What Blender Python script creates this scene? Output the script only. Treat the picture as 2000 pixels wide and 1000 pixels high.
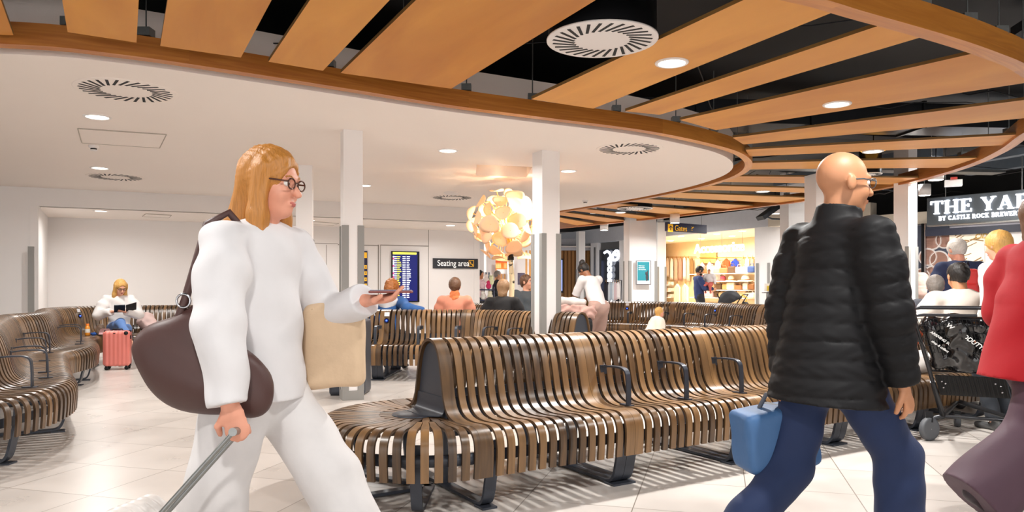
import bpy, bmesh, math, random
import numpy as np
from mathutils import Vector, Matrix
random.seed(7); rng = np.random.default_rng(5)
for o in list(bpy.data.objects): bpy.data.objects.remove(o)
SC = bpy.context.scene; COL = SC.collection
PI = math.pi
# ---------------------------------------------------------------- camera, world, exposure
F = 1430.0; HZ = 560.0; EYE = 1.2
cd = bpy.data.cameras.new('camera'); cam = bpy.data.objects.new('camera', cd); COL.objects.link(cam)
cam.location = (0, 0, EYE); cam.rotation_euler = (PI/2, 0, 0)
cd.sensor_width = 36; cd.lens = F/2000*36; cd.shift_y = (HZ-500)/2000; cd.clip_start = .05; cd.clip_end = 200
SC.camera = cam
SC.view_settings.view_transform = 'Standard'; SC.view_settings.look = 'None'; SC.view_settings.gamma = 1
SC.view_settings.use_curve_mapping = False; SC.view_settings.exposure = 0.2
w = bpy.data.worlds.new('world'); SC.world = w; w.use_nodes = True
w.node_tree.nodes['Background'].inputs[0].default_value = (1.0, .98, .97, 1)
w.node_tree.nodes['Background'].inputs[1].default_value = 2.0
LAMP = 37.0       # watts of one ceiling downlight

def lin(c):
    if isinstance(c, str):
        c = c.lstrip('#'); c = [int(c[i:i+2], 16)/255 for i in (0, 2, 4)]
    return tuple(((x+.055)/1.055)**2.4 if x > .04045 else x/12.92 for x in c)
# ---------------------------------------------------------------- helpers: materials
MATS = {}
def mat(name, col, rough=.6, metal=0., var=.06, scale=8., bump=0., emit=None, es=1., coat=0., sheen=0., stretch=None, uv=False, spec=None, alpha=1., trans=0.):
    if name in MATS: return MATS[name]
    m = bpy.data.materials.new(name); m.use_nodes = True; nt = m.node_tree; N = nt.nodes; L = nt.links
    b = N['Principled BSDF']; c = lin(col)
    tc = N.new('ShaderNodeTexCoord'); mp = N.new('ShaderNodeMapping'); L.new(tc.outputs['UV' if uv else 'Object'], mp.inputs[0])
    if stretch: mp.inputs['Scale'].default_value = stretch
    nz = N.new('ShaderNodeTexNoise'); nz.inputs['Scale'].default_value = scale; nz.inputs['Detail'].default_value = 4
    L.new(mp.outputs[0], nz.inputs['Vector'])
    mx = N.new('ShaderNodeMix'); mx.data_type = 'RGBA'
    mx.inputs[6].default_value = tuple(max(0, x*(1-var)) for x in c)+(1,); mx.inputs[7].default_value = tuple(min(1, x*(1+var)) for x in c)+(1,)
    L.new(nz.outputs[0], mx.inputs[0]); L.new(mx.outputs[2], b.inputs['Base Color'])
    b.inputs['Roughness'].default_value = rough; b.inputs['Metallic'].default_value = metal
    if spec is not None: b.inputs['Specular IOR Level'].default_value = spec
    if coat: b.inputs['Coat Weight'].default_value = coat; b.inputs['Coat Roughness'].default_value = .15
    if sheen: b.inputs['Sheen Weight'].default_value = sheen
    if trans: b.inputs['Transmission Weight'].default_value = trans
    if alpha < 1: b.inputs['Alpha'].default_value = alpha
    if bump:
        bp = N.new('ShaderNodeBump'); bp.inputs['Strength'].default_value = bump; bp.inputs['Distance'].default_value = .01
        L.new(nz.outputs[0], bp.inputs['Height']); L.new(bp.outputs[0], b.inputs['Normal'])
    if emit:
        b.inputs['Emission Color'].default_value = lin(emit)+(1,); b.inputs['Emission Strength'].default_value = es
    MATS[name] = m; return m

def wood(name, dark, light, rough=.4, gs=(40, 1.5), rnd=.5, coat=0., ring=0.):
    """UV grain (u across, v along) with a tone per piece from the face attribute 'rnd'."""
    if name in MATS: return MATS[name]
    m = bpy.data.materials.new(name); m.use_nodes = True; nt = m.node_tree; N = nt.nodes; L = nt.links
    b = N['Principled BSDF']
    tc = N.new('ShaderNodeTexCoord'); mp = N.new('ShaderNodeMapping'); L.new(tc.outputs['UV'], mp.inputs[0])
    mp.inputs['Scale'].default_value = (gs[0], gs[1], 1)
    at = N.new('ShaderNodeAttribute'); at.attribute_name = 'rnd'
    cx = N.new('ShaderNodeCombineXYZ'); mu = N.new('ShaderNodeMath'); mu.operation = 'MULTIPLY'; mu.inputs[1].default_value = 57.
    L.new(at.outputs['Fac'], mu.inputs[0]); L.new(mu.outputs[0], cx.inputs[2]); L.new(cx.outputs[0], mp.inputs['Location'])
    nz = N.new('ShaderNodeTexNoise'); nz.inputs['Scale'].default_value = 1; nz.inputs['Detail'].default_value = 6; nz.inputs['Distortion'].default_value = .6+ring
    L.new(mp.outputs[0], nz.inputs['Vector'])
    mm = N.new('ShaderNodeMath'); mm.operation = 'MULTIPLY'; mm.inputs[1].default_value = rnd; L.new(at.outputs['Fac'], mm.inputs[0])
    ad = N.new('ShaderNodeMath'); ad.operation = 'MULTIPLY_ADD'; L.new(nz.outputs[0], ad.inputs[0]); ad.inputs[1].default_value = 1.3-rnd; L.new(mm.outputs[0], ad.inputs[2])
    rp = N.new('ShaderNodeValToRGB'); L.new(ad.outputs[0], rp.inputs[0])
    rp.color_ramp.elements[0].position = .3; rp.color_ramp.elements[0].color = lin(dark)+(1,)
    rp.color_ramp.elements[1].position = .95; rp.color_ramp.elements[1].color = lin(light)+(1,)
    L.new(rp.outputs[0], b.inputs['Base Color']); b.inputs['Roughness'].default_value = rough
    if coat: b.inputs['Coat Weight'].default_value = coat; b.inputs['Coat Roughness'].default_value = .25
    bp = N.new('ShaderNodeBump'); bp.inputs['Strength'].default_value = .12; bp.inputs['Distance'].default_value = .003
    L.new(nz.outputs[0], bp.inputs['Height']); L.new(bp.outputs[0], b.inputs['Normal'])
    MATS[name] = m; return m

M_WHITE = mat('white_paint', '#f0ecea', .55, var=.015, scale=2)
M_CEIL = mat('ceiling_plaster', '#f9efe7', .75, var=.01, scale=2)
M_BLACK = mat('black_soffit', '#0d0d10', .6, var=.3, scale=3)
M_DUCT = mat('black_duct', '#1b1c20', .35, metal=.5, var=.3, scale=5)
M_MESHC = mat('dark_metal_grille', '#2a2b30', .5, metal=.4, var=.4, scale=60)
M_GUARD = mat('grey_guard_plastic', '#918f8b', .45, var=.03)
M_STEEL = mat('charcoal_powdercoat', '#3c4049', .38, metal=.25, var=.05, scale=30)
M_DARK = mat('black_metal', '#1c1d20', .35, metal=.5, var=.1)
M_CHROME = mat('brushed_chrome', '#b9b9bd', .2, metal=1., var=.05)
M_GALV = mat('galvanised_steel', '#8b8c8a', .35, metal=.9, var=.2, scale=30)
M_SLAT = wood('stained_bench_oak', '#32241a', '#86643f', .34, (26, 2.2), .5, coat=.25)
M_SLATE = wood('bench_ply_edge', '#2c1e13', '#664a2e', .45, (3, 4), .4, coat=.1)
M_RAFT = wood('maple_board', '#c47c2a', '#eaa746', .5, (2.5, .6), .35)
M_RAFTE = wood('board_core_edge', '#6b4a1c', '#97703a', .6, (6, 6), .3)
M_RING = wood('douglas_fir_ring', '#a05414', '#d28a38', .42, (14, .8), .45, coat=.15, ring=2.)
M_GLOW = mat('downlight_diffuser', '#ffffff', .5, emit='#fff3e4', es=9.)
M_GLOW2 = mat('neon_white', '#ffffff', .5, emit='#eef2ff', es=3.2)

# ---------------------------------------------------------------- helpers: objects
def tag(o, label, cat, group=None, kind=None):
    if label: o['label'] = label
    if cat: o['category'] = cat
    if group: o['group'] = group
    if kind: o['kind'] = kind
    return o
def thing(name, label, cat, loc=(0, 0, 0), rz=0., group=None):
    o = bpy.data.objects.new(name, None); COL.objects.link(o); o.location = loc; o.rotation_euler = (0, 0, rz); o.empty_display_size = .1
    return tag(o, label, cat, group)
class MB:
    """collects geometry; build() links it as ONE mesh object"""
    def __init__(s): s.v = []; s.f = []; s.mi = []; s.uv = []; s.rn = []; s.sm = []
    def add(s, vs, fs, mi=0, uvs=None, rnd=None, smooth=False):
        k = len(s.v); s.v += [tuple(map(float, p)) for p in vs]; r = random.random() if rnd is None else rnd
        for i, f in enumerate(fs):
            s.f.append(tuple(k+j for j in f)); s.mi.append(mi); s.rn.append(r); s.sm.append(smooth)
            s.uv.append([uvs[j] for j in f] if uvs else [(vs[j][0]+vs[j][2]*.3, vs[j][1]+vs[j][2]) for j in f])
        return s
    def box(s, c, d, rz=0., mi=0, R=None):
        hx, hy, hz = d[0]/2, d[1]/2, d[2]/2; ca, sa = math.cos(rz), math.sin(rz); vs = []
        for z in (-hz, hz):
            for x, y in ((-hx, -hy), (hx, -hy), (hx, hy), (-hx, hy)):
                if R is not None:
                    p = R @ Vector((x, y, z)); vs.append((c[0]+p.x, c[1]+p.y, c[2]+p.z))
                else: vs.append((c[0]+x*ca-y*sa, c[1]+x*sa+y*ca, c[2]+z))
        return s.add(vs, [(3, 2, 1, 0), (4, 5, 6, 7), (0, 1, 5, 4), (1, 2, 6, 5), (2, 3, 7, 6), (3, 0, 4, 7)], mi)
    def prism(s, poly, z0, z1, mi=0, caps=True):
        n = len(poly); vs = [(p[0], p[1], z0) for p in poly]+[(p[0], p[1], z1) for p in poly]
        fs = [(i, (i+1) % n, n+(i+1) % n, n+i) for i in range(n)]
        if caps: fs += [tuple(reversed(range(n))), tuple(range(n, 2*n))]
        return s.add(vs, fs, mi)
    def tube(s, pts, r, seg=8, mi=0, cap=True, closed=False, rr=None):
        P = [Vector(p) for p in pts]; n = len(P); vs = []; ref = None
        for i in range(n):
            a = P[(i-1) % n] if (closed or i > 0) else P[i]; b = P[(i+1) % n] if (closed or i < n-1) else P[i]
            t = (b-a).normalized() if (b-a).length > 1e-9 else Vector((0, 0, 1))
            if ref is None: ref = Vector((0, 0, 1)) if abs(t.z) < .9 else Vector((1, 0, 0))
            u = (ref-t*ref.dot(t)); u = u.normalized() if u.length > 1e-6 else t.orthogonal().normalized(); ref = u; v = t.cross(u)
            q = rr[i] if rr else r
            for k in range(seg):
                an = 2*PI*k/seg; d = u*math.cos(an)+v*math.sin(an); vs.append(P[i]+d*q)
        fs = []
        for i in range(n if closed else n-1):
            for k in range(seg):
                a = i*seg+k; b = i*seg+(k+1) % seg; j = (i+1) % n
                fs.append((a, b, j*seg+(k+1) % seg, j*seg+k))
        s.add(vs, fs, mi, smooth=True)
        if cap and not closed:
            s.add(vs[:seg], [tuple(reversed(range(seg)))], mi); s.add(vs[-seg:], [tuple(range(seg))], mi)
        return s
    def lathe(s, c, prof, seg=24, mi=0, M=None):
        vs = []; n = len(prof)
        for r, z in prof:
            for k in range(seg):
                a = 2*PI*k/seg; p = Vector((r*math.cos(a), r*math.sin(a), z))
                if M is not None: p = M @ p
                vs.append((c[0]+p.x, c[1]+p.y, c[2]+p.z))
        fs = [(i*seg+k, i*seg+(k+1) % seg, (i+1)*seg+(k+1) % seg, (i+1)*seg+k) for i in range(n-1) for k in range(seg)]
        s.add(vs, fs, mi, smooth=True)
        if prof[0][0] > 1e-6: s.add(vs[:seg], [tuple(reversed(range(seg)))], mi)
        if prof[-1][0] > 1e-6: s.add(vs[-seg:], [tuple(range(seg))], mi)
        return s
    def ribbon(s, O, T, N, prof, w, th, v0=0., mi=(0, 1), rnd=None, U=None):
        """bent flat bar: prof = [(n, z)] in the plane N,U; w across T (number or list); th thickness"""
        U = U or Vector((0, 0, 1)); O = Vector(O); T = Vector(T); N = Vector(N); n = len(prof); r = random.random() if rnd is None else rnd
        ws = w if isinstance(w, (list, tuple)) else [w]*n; top = []; bot = []; L = [0.]
        for i in range(n):
            a = prof[max(i-1, 0)]; b = prof[min(i+1, n-1)]; dx, dz = b[0]-a[0], b[1]-a[1]; l = math.hypot(dx, dz) or 1
            nx, nz = -dz/l, dx/l
            if i: L.append(L[-1]+math.hypot(prof[i][0]-prof[i-1][0], prof[i][1]-prof[i-1][1]))
            for sgn, lst in ((.5, top), (-.5, bot)):
                c = O+N*(prof[i][0]+nx*th*sgn)+U*(prof[i][1]+nz*th*sgn)
                lst.append((c-T*ws[i]/2, c+T*ws[i]/2))
        def strip(A, B, ua, ub, m, flip, sm=True):
            vs = []; uv = []
            for i in range(n): vs += [A[i], B[i]]; uv += [(ua, L[i]+v0), (ub, L[i]+v0)]
            fs = [((2*i, 2*i+1, 2*i+3, 2*i+2) if not flip else (2*i+1, 2*i, 2*i+2, 2*i+3)) for i in range(n-1)]
            s.add(vs, fs, m, uv, r, sm)
        wm = max(ws)
        strip([t[0] for t in top], [t[1] for t in top], 0, wm, mi[0], False)
        strip([t[0] for t in bot], [t[1] for t in bot], 0, wm, mi[0], True)
        strip([t[0] for t in top], [t[0] for t in bot], 0, th, mi[1], True)
        strip([t[1] for t in top], [t[1] for t in bot], 0, th, mi[1], False)
        for i in (0, n-1): s.add([top[i][0], top[i][1], bot[i][1], bot[i][0]], [(0, 1, 2, 3) if i else (3, 2, 1, 0)], mi[1], [(0, 0), (wm, 0), (wm, th), (0, th)], r)
        return s
    def build(s, name, mats, parent=None, world=True, bevel=0., weld=False):
        me = bpy.data.meshes.new(name); off = Vector((0, 0, 0)); Ri = None
        if parent is not None and world:
            off = Vector(parent.location)
            if parent.parent is not None: off = off+Vector(parent.parent.location)
        vs = [(p[0]-off.x, p[1]-off.y, p[2]-off.z) for p in s.v]
        me.from_pydata(vs, [], s.f)
        if not isinstance(mats, (list, tuple)): mats = [mats]
        for m in mats: me.materials.append(m)
        n = len(me.polygons)
        me.polygons.foreach_set('material_index', [min(i, len(mats)-1) for i in s.mi]); me.polygons.foreach_set('use_smooth', s.sm)
        ul = me.uv_layers.new(name='UVMap'); flat = []
        for u in s.uv:
            for q in u: flat += [q[0], q[1]]
        ul.data.foreach_set('uv', flat)
        a = me.attributes.new('rnd', 'FLOAT', 'FACE'); a.data.foreach_set('value', s.rn)
        me.update()
        o = bpy.data.objects.new(name, me); COL.objects.link(o)
        if parent is not None: o.parent = parent
        if bevel:
            b = o.modifiers.new('bevel', 'BEVEL'); b.width = bevel; b.segments = 2; b.limit_method = 'ANGLE'; b.angle_limit = .7
        return o
def W(px, z, h=None, y=None):
    """pixel column at a depth -> plan X"""
    return (px-1000)/F*z
def zc(y, h): return (h-EYE)*F/(HZ-y)
def struct(name, mb, m, **k):
    o = mb.build(name, m, **k); o['kind'] = 'structure'; return o
def catmull(pts, per=10, closed=False):
    P = [np.array(p, float) for p in pts]; n = len(P); out = []
    for i in range(n if closed else n-1):
        if closed: p0, p1, p2, p3 = P[(i-1) % n], P[i], P[(i+1) % n], P[(i+2) % n]
        else: p0 = P[i-1] if i else 2*P[0]-P[1]; p1 = P[i]; p2 = P[i+1]; p3 = P[i+2] if i+2 < n else 2*P[-1]-P[-2]
        for k in range(per):
            t = k/per; out.append(.5*((2*p1)+(-p0+p2)*t+(2*p0-5*p1+4*p2-p3)*t*t+(-p0+3*p1-3*p2+p3)*t**3))
    if not closed: out.append(P[-1])
    return out
class Path:
    def __init__(s, pts, per=14):
        s.p = np.array(catmull(pts, per)); d = np.linalg.norm(np.diff(s.p, axis=0), axis=1); s.t = np.concatenate([[0], np.cumsum(d)]); s.L = s.t[-1]
    def at(s, t):
        x = np.interp(t, s.t, s.p[:, 0]); y = np.interp(t, s.t, s.p[:, 1])
        e = .08; a = np.array([np.interp(t-e, s.t, s.p[:, i]) for i in (0, 1)]); b = np.array([np.interp(t+e, s.t, s.p[:, i]) for i in (0, 1)])
        d = b-a; d /= np.linalg.norm(d)
        return Vector((x, y, 0)), Vector((d[0], d[1], 0)), Vector((d[1], -d[0], 0))
    def near_px(s, px):
        best = min(np.linspace(0, s.L, 400), key=lambda t: abs(1000+F*s.at(t)[0].x/max(s.at(t)[0].y, .1)-px)); return best
def text(name, body, size, loc, rot, m, parent=None, ext=.004, align='LEFT', bold=0., sx=1., shear=0., space=1.):
    c = bpy.data.curves.new(name, 'FONT'); c.body = body; c.size = size; c.extrude = ext; c.align_x = align; c.offset = bold; c.shear = shear; c.space_character = space
    c.materials.append(m); tmp = bpy.data.objects.new(name, c); COL.objects.link(tmp); bpy.context.view_layer.update()
    me = bpy.data.meshes.new_from_object(tmp.evaluated_get(bpy.context.evaluated_depsgraph_get())); bpy.data.objects.remove(tmp); o = bpy.data.objects.new(name, me); COL.objects.link(o)
    if parent is not None: o.parent = parent
    o.location = loc; o.rotation_euler = rot; o.scale = (sx, 1, 1); return o
# ================================================================ LIGHTS (the place's own downlights, then added fill lamps out of view)
CH = 2.86
def lamp(x, y, z, power=LAMP, r=.1, col=(1, .985, .955), name='downlight_beam'):
    l = bpy.data.lights.new(name, 'AREA'); l.shape = 'DISK'; l.size = 2*r; l.energy = power; l.color = col; l.spread = math.radians(165)
    o = bpy.data.objects.new(name, l); COL.objects.link(o); o.location = (x, y, z); return o
def downlight(x, y, z, label, power=LAMP, r=.1, group=None):
    t = thing('ceiling_downlight', label, 'ceiling light', (x, y, z), 0, group)
    MB().lathe((x, y, z), [(r, .03), (r, -.002), (r+.004, -.006), (r+.022, -.004), (r+.026, 0), (r+.026, .01)], 28).build('trim_ring', M_WHITE, t)
    MB().lathe((x, y, z), [(0, .004), (r*.7, .001), (r, .003)], 28).build('diffuser', M_GLOW, t)
    l = lamp(x, y, z-.012, power, r*.95); l.name = 'lamp'; l.parent = t; l.location = (0, 0, -.012); return t
def at_px(px, py, h): z = zc(py, h); return W(px, z), z
G_DL = None
for px, py, h, lab, pw in [
    (1312, 123, 2.886, 'round downlight in the wide ceiling board beside the hanging swirl diffuser', 3.2),
    (1635, 204, 2.886, 'round downlight in the wide ceiling board above the bald man', 1.8),
    (1705, 296, 2.886, 'small downlight in a timber board just above the bald man\'s face', 1.),
    (1490, 374, 2.886, 'small downlight in a far timber board left of the bald man', 1.),
    (1212, 415, 2.886, 'small downlight in the far timber boards above the poster column', 1.),
    (190, 228, CH, 'bright downlight in white ceiling below the large swirl diffuser at left', 1.4),
    (195, 328, CH, 'downlight in white ceiling just above the second swirl diffuser at left', 1.2),
    (875, 294, CH, 'downlight in white ceiling left of the white column by the glowing tree', 1.3),
    (1110, 334, CH, 'downlight in white ceiling just right of the white column by the glowing tree', 1.2),
    (712, 362, CH, 'half hidden downlight peeking past the right side of the left column', 1.2),
    (197, 412, 2.55, 'downlight in the lowered soffit above the seated reading woman', .65),
    (605, 430, 2.55, 'downlight in the lowered soffit beside the left column', .6),
    (880, 440, 2.55, 'downlight in the lowered soffit above the seating area sign', .6)]:
    x, y = at_px(px, py, h); downlight(x, y, h-.002 if h>2.87 else h-.004, lab, LAMP*pw, .1)
for x, y, lab in [(-2.2, 2.6, 'added unseen fill downlight over the walkway behind the walking woman'), (1.6, 2.2, 'added unseen fill downlight over the walkway nearest the camera'), (-.5, .3, 'added unseen fill downlight above the camera position'), (3.6, 3.6, 'added unseen fill downlight above the woman in the red coat'), (-5.2, 3.2, 'added unseen fill downlight above the walkway at far left')]:  # fill lamps added outside the view, built like the visible downlights
    downlight(x, y, 2.87, lab, LAMP*(2. if x < -5 else 1.2))

# ================================================================ FLOOR
def floor_mat():
    m = bpy.data.materials.new('pale_stone_tiles'); m.use_nodes = True; nt = m.node_tree; N = nt.nodes; L = nt.links; b = N['Principled BSDF']
    tc = N.new('ShaderNodeTexCoord'); mp = N.new('ShaderNodeMapping'); mp.vector_type = 'TEXTURE'
    L.new(tc.outputs['Object'], mp.inputs[0]); mp.inputs['Location'].default_value = (-2.84, 4.95, 0); mp.inputs['Rotation'].default_value = (0, 0, -math.atan(.28)); mp.inputs['Scale'].default_value = (.605, .605, 1)
    sp = N.new('ShaderNodeSeparateXYZ'); L.new(mp.outputs[0], sp.inputs[0]); ds = []
    for i in (0, 1):
        fr = N.new('ShaderNodeMath'); fr.operation = 'PINGPONG'; fr.inputs[1].default_value = .5; L.new(sp.outputs[i], fr.inputs[0]); ds.append(fr)
    mn = N.new('ShaderNodeMath'); mn.operation = 'MINIMUM'; L.new(ds[0].outputs[0], mn.inputs[0]); L.new(ds[1].outputs[0], mn.inputs[1])
    gt = N.new('ShaderNodeMapRange'); L.new(mn.outputs[0], gt.inputs[0]); gt.inputs[1].default_value = .003; gt.inputs[2].default_value = .0065
    fl = []
    for i in (0, 1):
        f = N.new('ShaderNodeMath'); f.operation = 'FLOOR'; L.new(sp.outputs[i], f.inputs[0]); fl.append(f)
    cx = N.new('ShaderNodeCombineXYZ'); L.new(fl[0].outputs[0], cx.inputs[0]); L.new(fl[1].outputs[0], cx.inputs[1])
    wn = N.new('ShaderNodeTexWhiteNoise'); wn.noise_dimensions = '2D'; L.new(cx.outputs[0], wn.inputs[0])
    nz = N.new('ShaderNodeTexNoise'); nz.inputs['Scale'].default_value = 3; nz.inputs['Detail'].default_value = 6; L.new(tc.outputs['Object'], nz.inputs['Vector'])
    ad = N.new('ShaderNodeMath'); ad.operation = 'MULTIPLY_ADD'; ad.inputs[1].default_value = .45; L.new(wn.outputs[0], ad.inputs[0]); L.new(nz.outputs[0], ad.inputs[2])
    rp = N.new('ShaderNodeValToRGB'); L.new(ad.outputs[0], rp.inputs[0])
    rp.color_ramp.elements[0].position = .2; rp.color_ramp.elements[0].color = lin('#b7afa8')+(1,); rp.color_ramp.elements[1].position = 1.; rp.color_ramp.elements[1].color = lin('#cbc3bc')+(1,)
    mx = N.new('ShaderNodeMix'); mx.data_type = 'RGBA'; mx.inputs[6].default_value = lin('#7d7268')+(1,); L.new(gt.outputs[0], mx.inputs[0]); L.new(rp.outputs[0], mx.inputs[7])
    L.new(mx.outputs[2], b.inputs['Base Color'])
    rr = N.new('ShaderNodeMapRange'); L.new(nz.outputs[0], rr.inputs[0]); rr.inputs[3].default_value = .22; rr.inputs[4].default_value = .38; L.new(rr.outputs[0], b.inputs['Roughness'])
    bp = N.new('ShaderNodeBump'); bp.inputs['Strength'].default_value = .1; bp.inputs['Distance'].default_value = .001; L.new(gt.outputs[0], bp.inputs['Height']); L.new(bp.outputs[0], b.inputs['Normal'])
    return m
struct('floor', MB().box((2, 15, -.05), (40, 46, .1)), floor_mat())
# ================================================================ CEILINGS
RING1 = [(-9.5, 4.75), (-7.5, 4.8), (-5.5, 4.88), (-3.52, 5.03), (-2.83, 5.25), (-2.16, 5.65), (-1.31, 6.22), (-.61, 6.7), (.2, 7.15), (1.36, 7.78), (2.2, 8.45), (2.8, 9.1), (3.2, 9.9), (3.36, 10.8), (3.25, 11.8), (2.95, 12.8), (2.44, 13.96), (1.75, 15.2), (1.03, 16.4), (.3, 17.5)]
RING2 = [(-9.5, 2.2), (-6, 2.45), (-4, 2.75), (-2.5, 3.0), (-1, 3.3), (0, 3.58), (.9, 3.88), (1.71, 4.24), (2.1, 4.46), (2.85, 4.88), (3.41, 5.23), (3.9, 5.59), (4.75, 6.4), (5.3, 7.2), (5.63, 8.05), (5.98, 8.92), (6.26, 9.97), (6.36, 11.1), (6.28, 12.4), (5.7, 14.2), (4.75, 15.9), (3.7, 17.6), (2.6, 19.2), (1.25, 21)]
def offset(pts, d):
    out = []
    for i, p in enumerate(pts):
        a = np.array(pts[max(i-1, 0)]); b = np.array(pts[min(i+1, len(pts)-1)]); t = b-a; t = t/np.linalg.norm(t); out.append((p[0]-t[1]*d, p[1]+t[0]*d))
    return out
c1 = [tuple(p) for p in catmull(RING1, 8)]; c2 = [tuple(p) for p in catmull(RING2, 8)]
# white plaster ceiling with a real hatch opening
edge = offset(c1, .2); edge = [p for i, p in enumerate(edge) if i % 2 == 0 or i == len(edge)-1]
bm = bmesh.new()
outer = edge+[(-.2, 18.4), (-1.2, 15.4), (-8.6, 12.0), (-9.6, 11.6)]
hatch = [(-.48, 9.95), (.28, 10.15), (.22, 11.1), (-.54, 10.9)]
for loop in (outer, hatch):
    vs = [bm.verts.new((p[0], p[1], CH)) for p in loop]
    for i in range(len(vs)): bm.edges.new((vs[i], vs[(i+1) % len(vs)]))
bmesh.ops.triangle_fill(bm, use_beauty=True, edges=bm.edges[:])
mb = MB(); bm.verts.index_update(); mb.add([v.co for v in bm.verts], [tuple(v.index for v in f.verts) for f in bm.faces]); bm.free()
mb.prism(outer, CH, CH+.42, caps=False); mb.prism(hatch, CH, CH+.25, caps=False); mb.add([(p[0], p[1], CH+.25) for p in hatch], [(0, 1, 2, 3)])
mb.add([(p[0], p[1], CH+.42) for p in outer], [tuple(range(len(outer)))])
struct('ceiling', mb, M_CEIL)
# header, soffit, walls on the left
WD = Vector((1, .446, 0)).normalized()
def wl(a, b, z0, z1, th=.15, side=1, m=M_WHITE, name='wall_left', **k):
    a = Vector((a[0], a[1], 0)); b = Vector((b[0], b[1], 0)); d = (b-a).normalized(); n = Vector((-d.y, d.x, 0))*th*side
    return struct(name, MB().prism([a, b, b+n, a+n] if side > 0 else [b, a, a+n, b+n], z0, z1), m, **k)
wl((-7.93, 12.26), (-.85, 15.42), 2.55, 3.3, .12, name='trim_1')
wl((-11, 10.9), (-7.93, 12.26), 0, 3.3, .15, name='wall_left')
wl((-7.93, 12.26), (-9.0, 14.2), 0, 2.55, .12, side=1, name='wall_left')
struct('ceiling', MB().prism([(-7.93, 12.3), (-.85, 15.45), (-.8, 17.9), (-9.1, 14.2)], 2.55, 2.6), M_CEIL)
BW0, BW1 = Vector((-9.1, 14.15, 0)), Vector((-.79, 17.9, 0))
wl(BW0, BW1, 0, 2.6, .15, name='wall_back')
wl(BW1, (-2.2, 20.2), 0, 3.3, .15, name='wall_back')
BD = (BW1-BW0).normalized(); BN = Vector((BD.y, -BD.x, 0))      # BN points to the camera
def bwall(px):   # point on the back wall seen at a pixel column
    r = (px-1000)/F; t = (r*BW0.y-BW0.x)/(BD.x-r*BD.y); return BW0+BD*t
# black void over the open ceiling
struct('ceiling', MB().box((2, 14, 3.8), (40, 40, .12)), M_BLACK)
struct('wall_right', MB().box((16, 14, 1.9), (.15, 40, 3.8)), M_WHITE)
struct('wall_far', MB().box((2, 34, 1.9), (40, .15, 3.9)), M_WHITE)
struct('wall_left', MB().box((-11.3, 4, 1.9), (.15, 18, 3.8)), M_WHITE)

# ================================================================ TIMBER CEILING RAFT
raft = thing('ceiling_raft', 'curved timber slatted ceiling raft wrapping around the white ceiling', 'ceiling raft', (3, 9, CH))
def ringmesh(pts, w, z0, z1, name):
    a = offset(pts, -w/2); b = offset(pts, w/2); n = len(pts); mb = MB(); L = 0.; seg = 0; rv = .5; last = 0.
    for i in range(n-1):
        l = math.dist(pts[i], pts[i+1])
        if L-last > 2.3: last = L; rv = random.random()
        q = [(a[i][0], a[i][1]), (a[i+1][0], a[i+1][1]), (b[i+1][0], b[i+1][1]), (b[i][0], b[i][1])]; H = z1-z0
        mb.add([(q[0][0], q[0][1], z0), (q[1][0], q[1][1], z0), (q[2][0], q[2][1], z0), (q[3][0], q[3][1], z0)], [(3, 2, 1, 0)], 0, [(0, L), (0, L+l), (w, L+l), (w, L)], rv, True)
        mb.add([(q[0][0], q[0][1], z1), (q[1][0], q[1][1], z1), (q[2][0], q[2][1], z1), (q[3][0], q[3][1], z1)], [(0, 1, 2, 3)], 0, [(0, L), (0, L+l), (w, L+l), (w, L)], rv, True)
        mb.add([(q[0][0], q[0][1], z0), (q[1][0], q[1][1], z0), (q[1][0], q[1][1], z1), (q[0][0], q[0][1], z1)], [(0, 1, 2, 3)], 0, [(0, L), (0, L+l), (H, L+l), (H, L)], rv, True)
        mb.add([(q[3][0], q[3][1], z0), (q[2][0], q[2][1], z0), (q[2][0], q[2][1], z1), (q[3][0], q[3][1], z1)], [(3, 2, 1, 0)], 0, [(0, L), (0, L+l), (H, L+l), (H, L)], rv, True)
        L += l
    return mb.build(name, M_RING, raft)
ringmesh(c1, .1, CH-.005, CH+.15, 'inner_ring'); ringmesh(c2, .12, CH-.005, CH+.17, 'outer_ring')
def ext(p, q, z):   # extend line p->q to plan depth z
    t = (z-p[1])/(q[1]-p[1]); return (p[0]+(q[0]-p[0])*t, z)
def board(a0, a1, b0, b1, z=CH+.03, th=.026):
    """a0-a1 left edge (inner ring end, outer ring end); b0-b1 right edge"""
    P = [a0, a1, b1, b0]; mb = MB(); r = random.random(); L = math.dist(a0, a1); wd = math.dist(a0, b0)
    uv = [(0, 0), (0, L), (wd, L), (wd, 0)]
    mb.add([(p[0], p[1], z) for p in P], [(0, 1, 2, 3)], 0, uv, r); mb.add([(p[0], p[1], z+th) for p in P], [(3, 2, 1, 0)], 0, uv, r)
    for i in range(4):
        j = (i+1) % 4; mb.add([(*P[i], z), (*P[j], z), (*P[j], z+th), (*P[i], z+th)], [(3, 2, 1, 0)], 1, [(0, 0), (1, 0), (1, .03), (0, .03)], r)
    return mb.build('board', [M_RAFT, M_RAFTE], raft)
def zr2(x): return float(np.interp(x, [p[0] for p in RING2[:9]], [p[1] for p in RING2[:9]]))
LB = [((-2.95, 4.86), (-2.61, 4.24), (-2.6, 5.07), (-2.16, 4.24)), ((-2.47, 5.14), (-1.99, 4.24), (-2.0, 5.4), (-1.376, 4.24)),
      ((-1.83, 5.5), (-1.15, 4.24), (-1.48, 5.73), (-.68, 4.24)), ((-1.356, 5.79), (-.525, 4.24), (-.52, 6.25), (.534, 4.24))]
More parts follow.
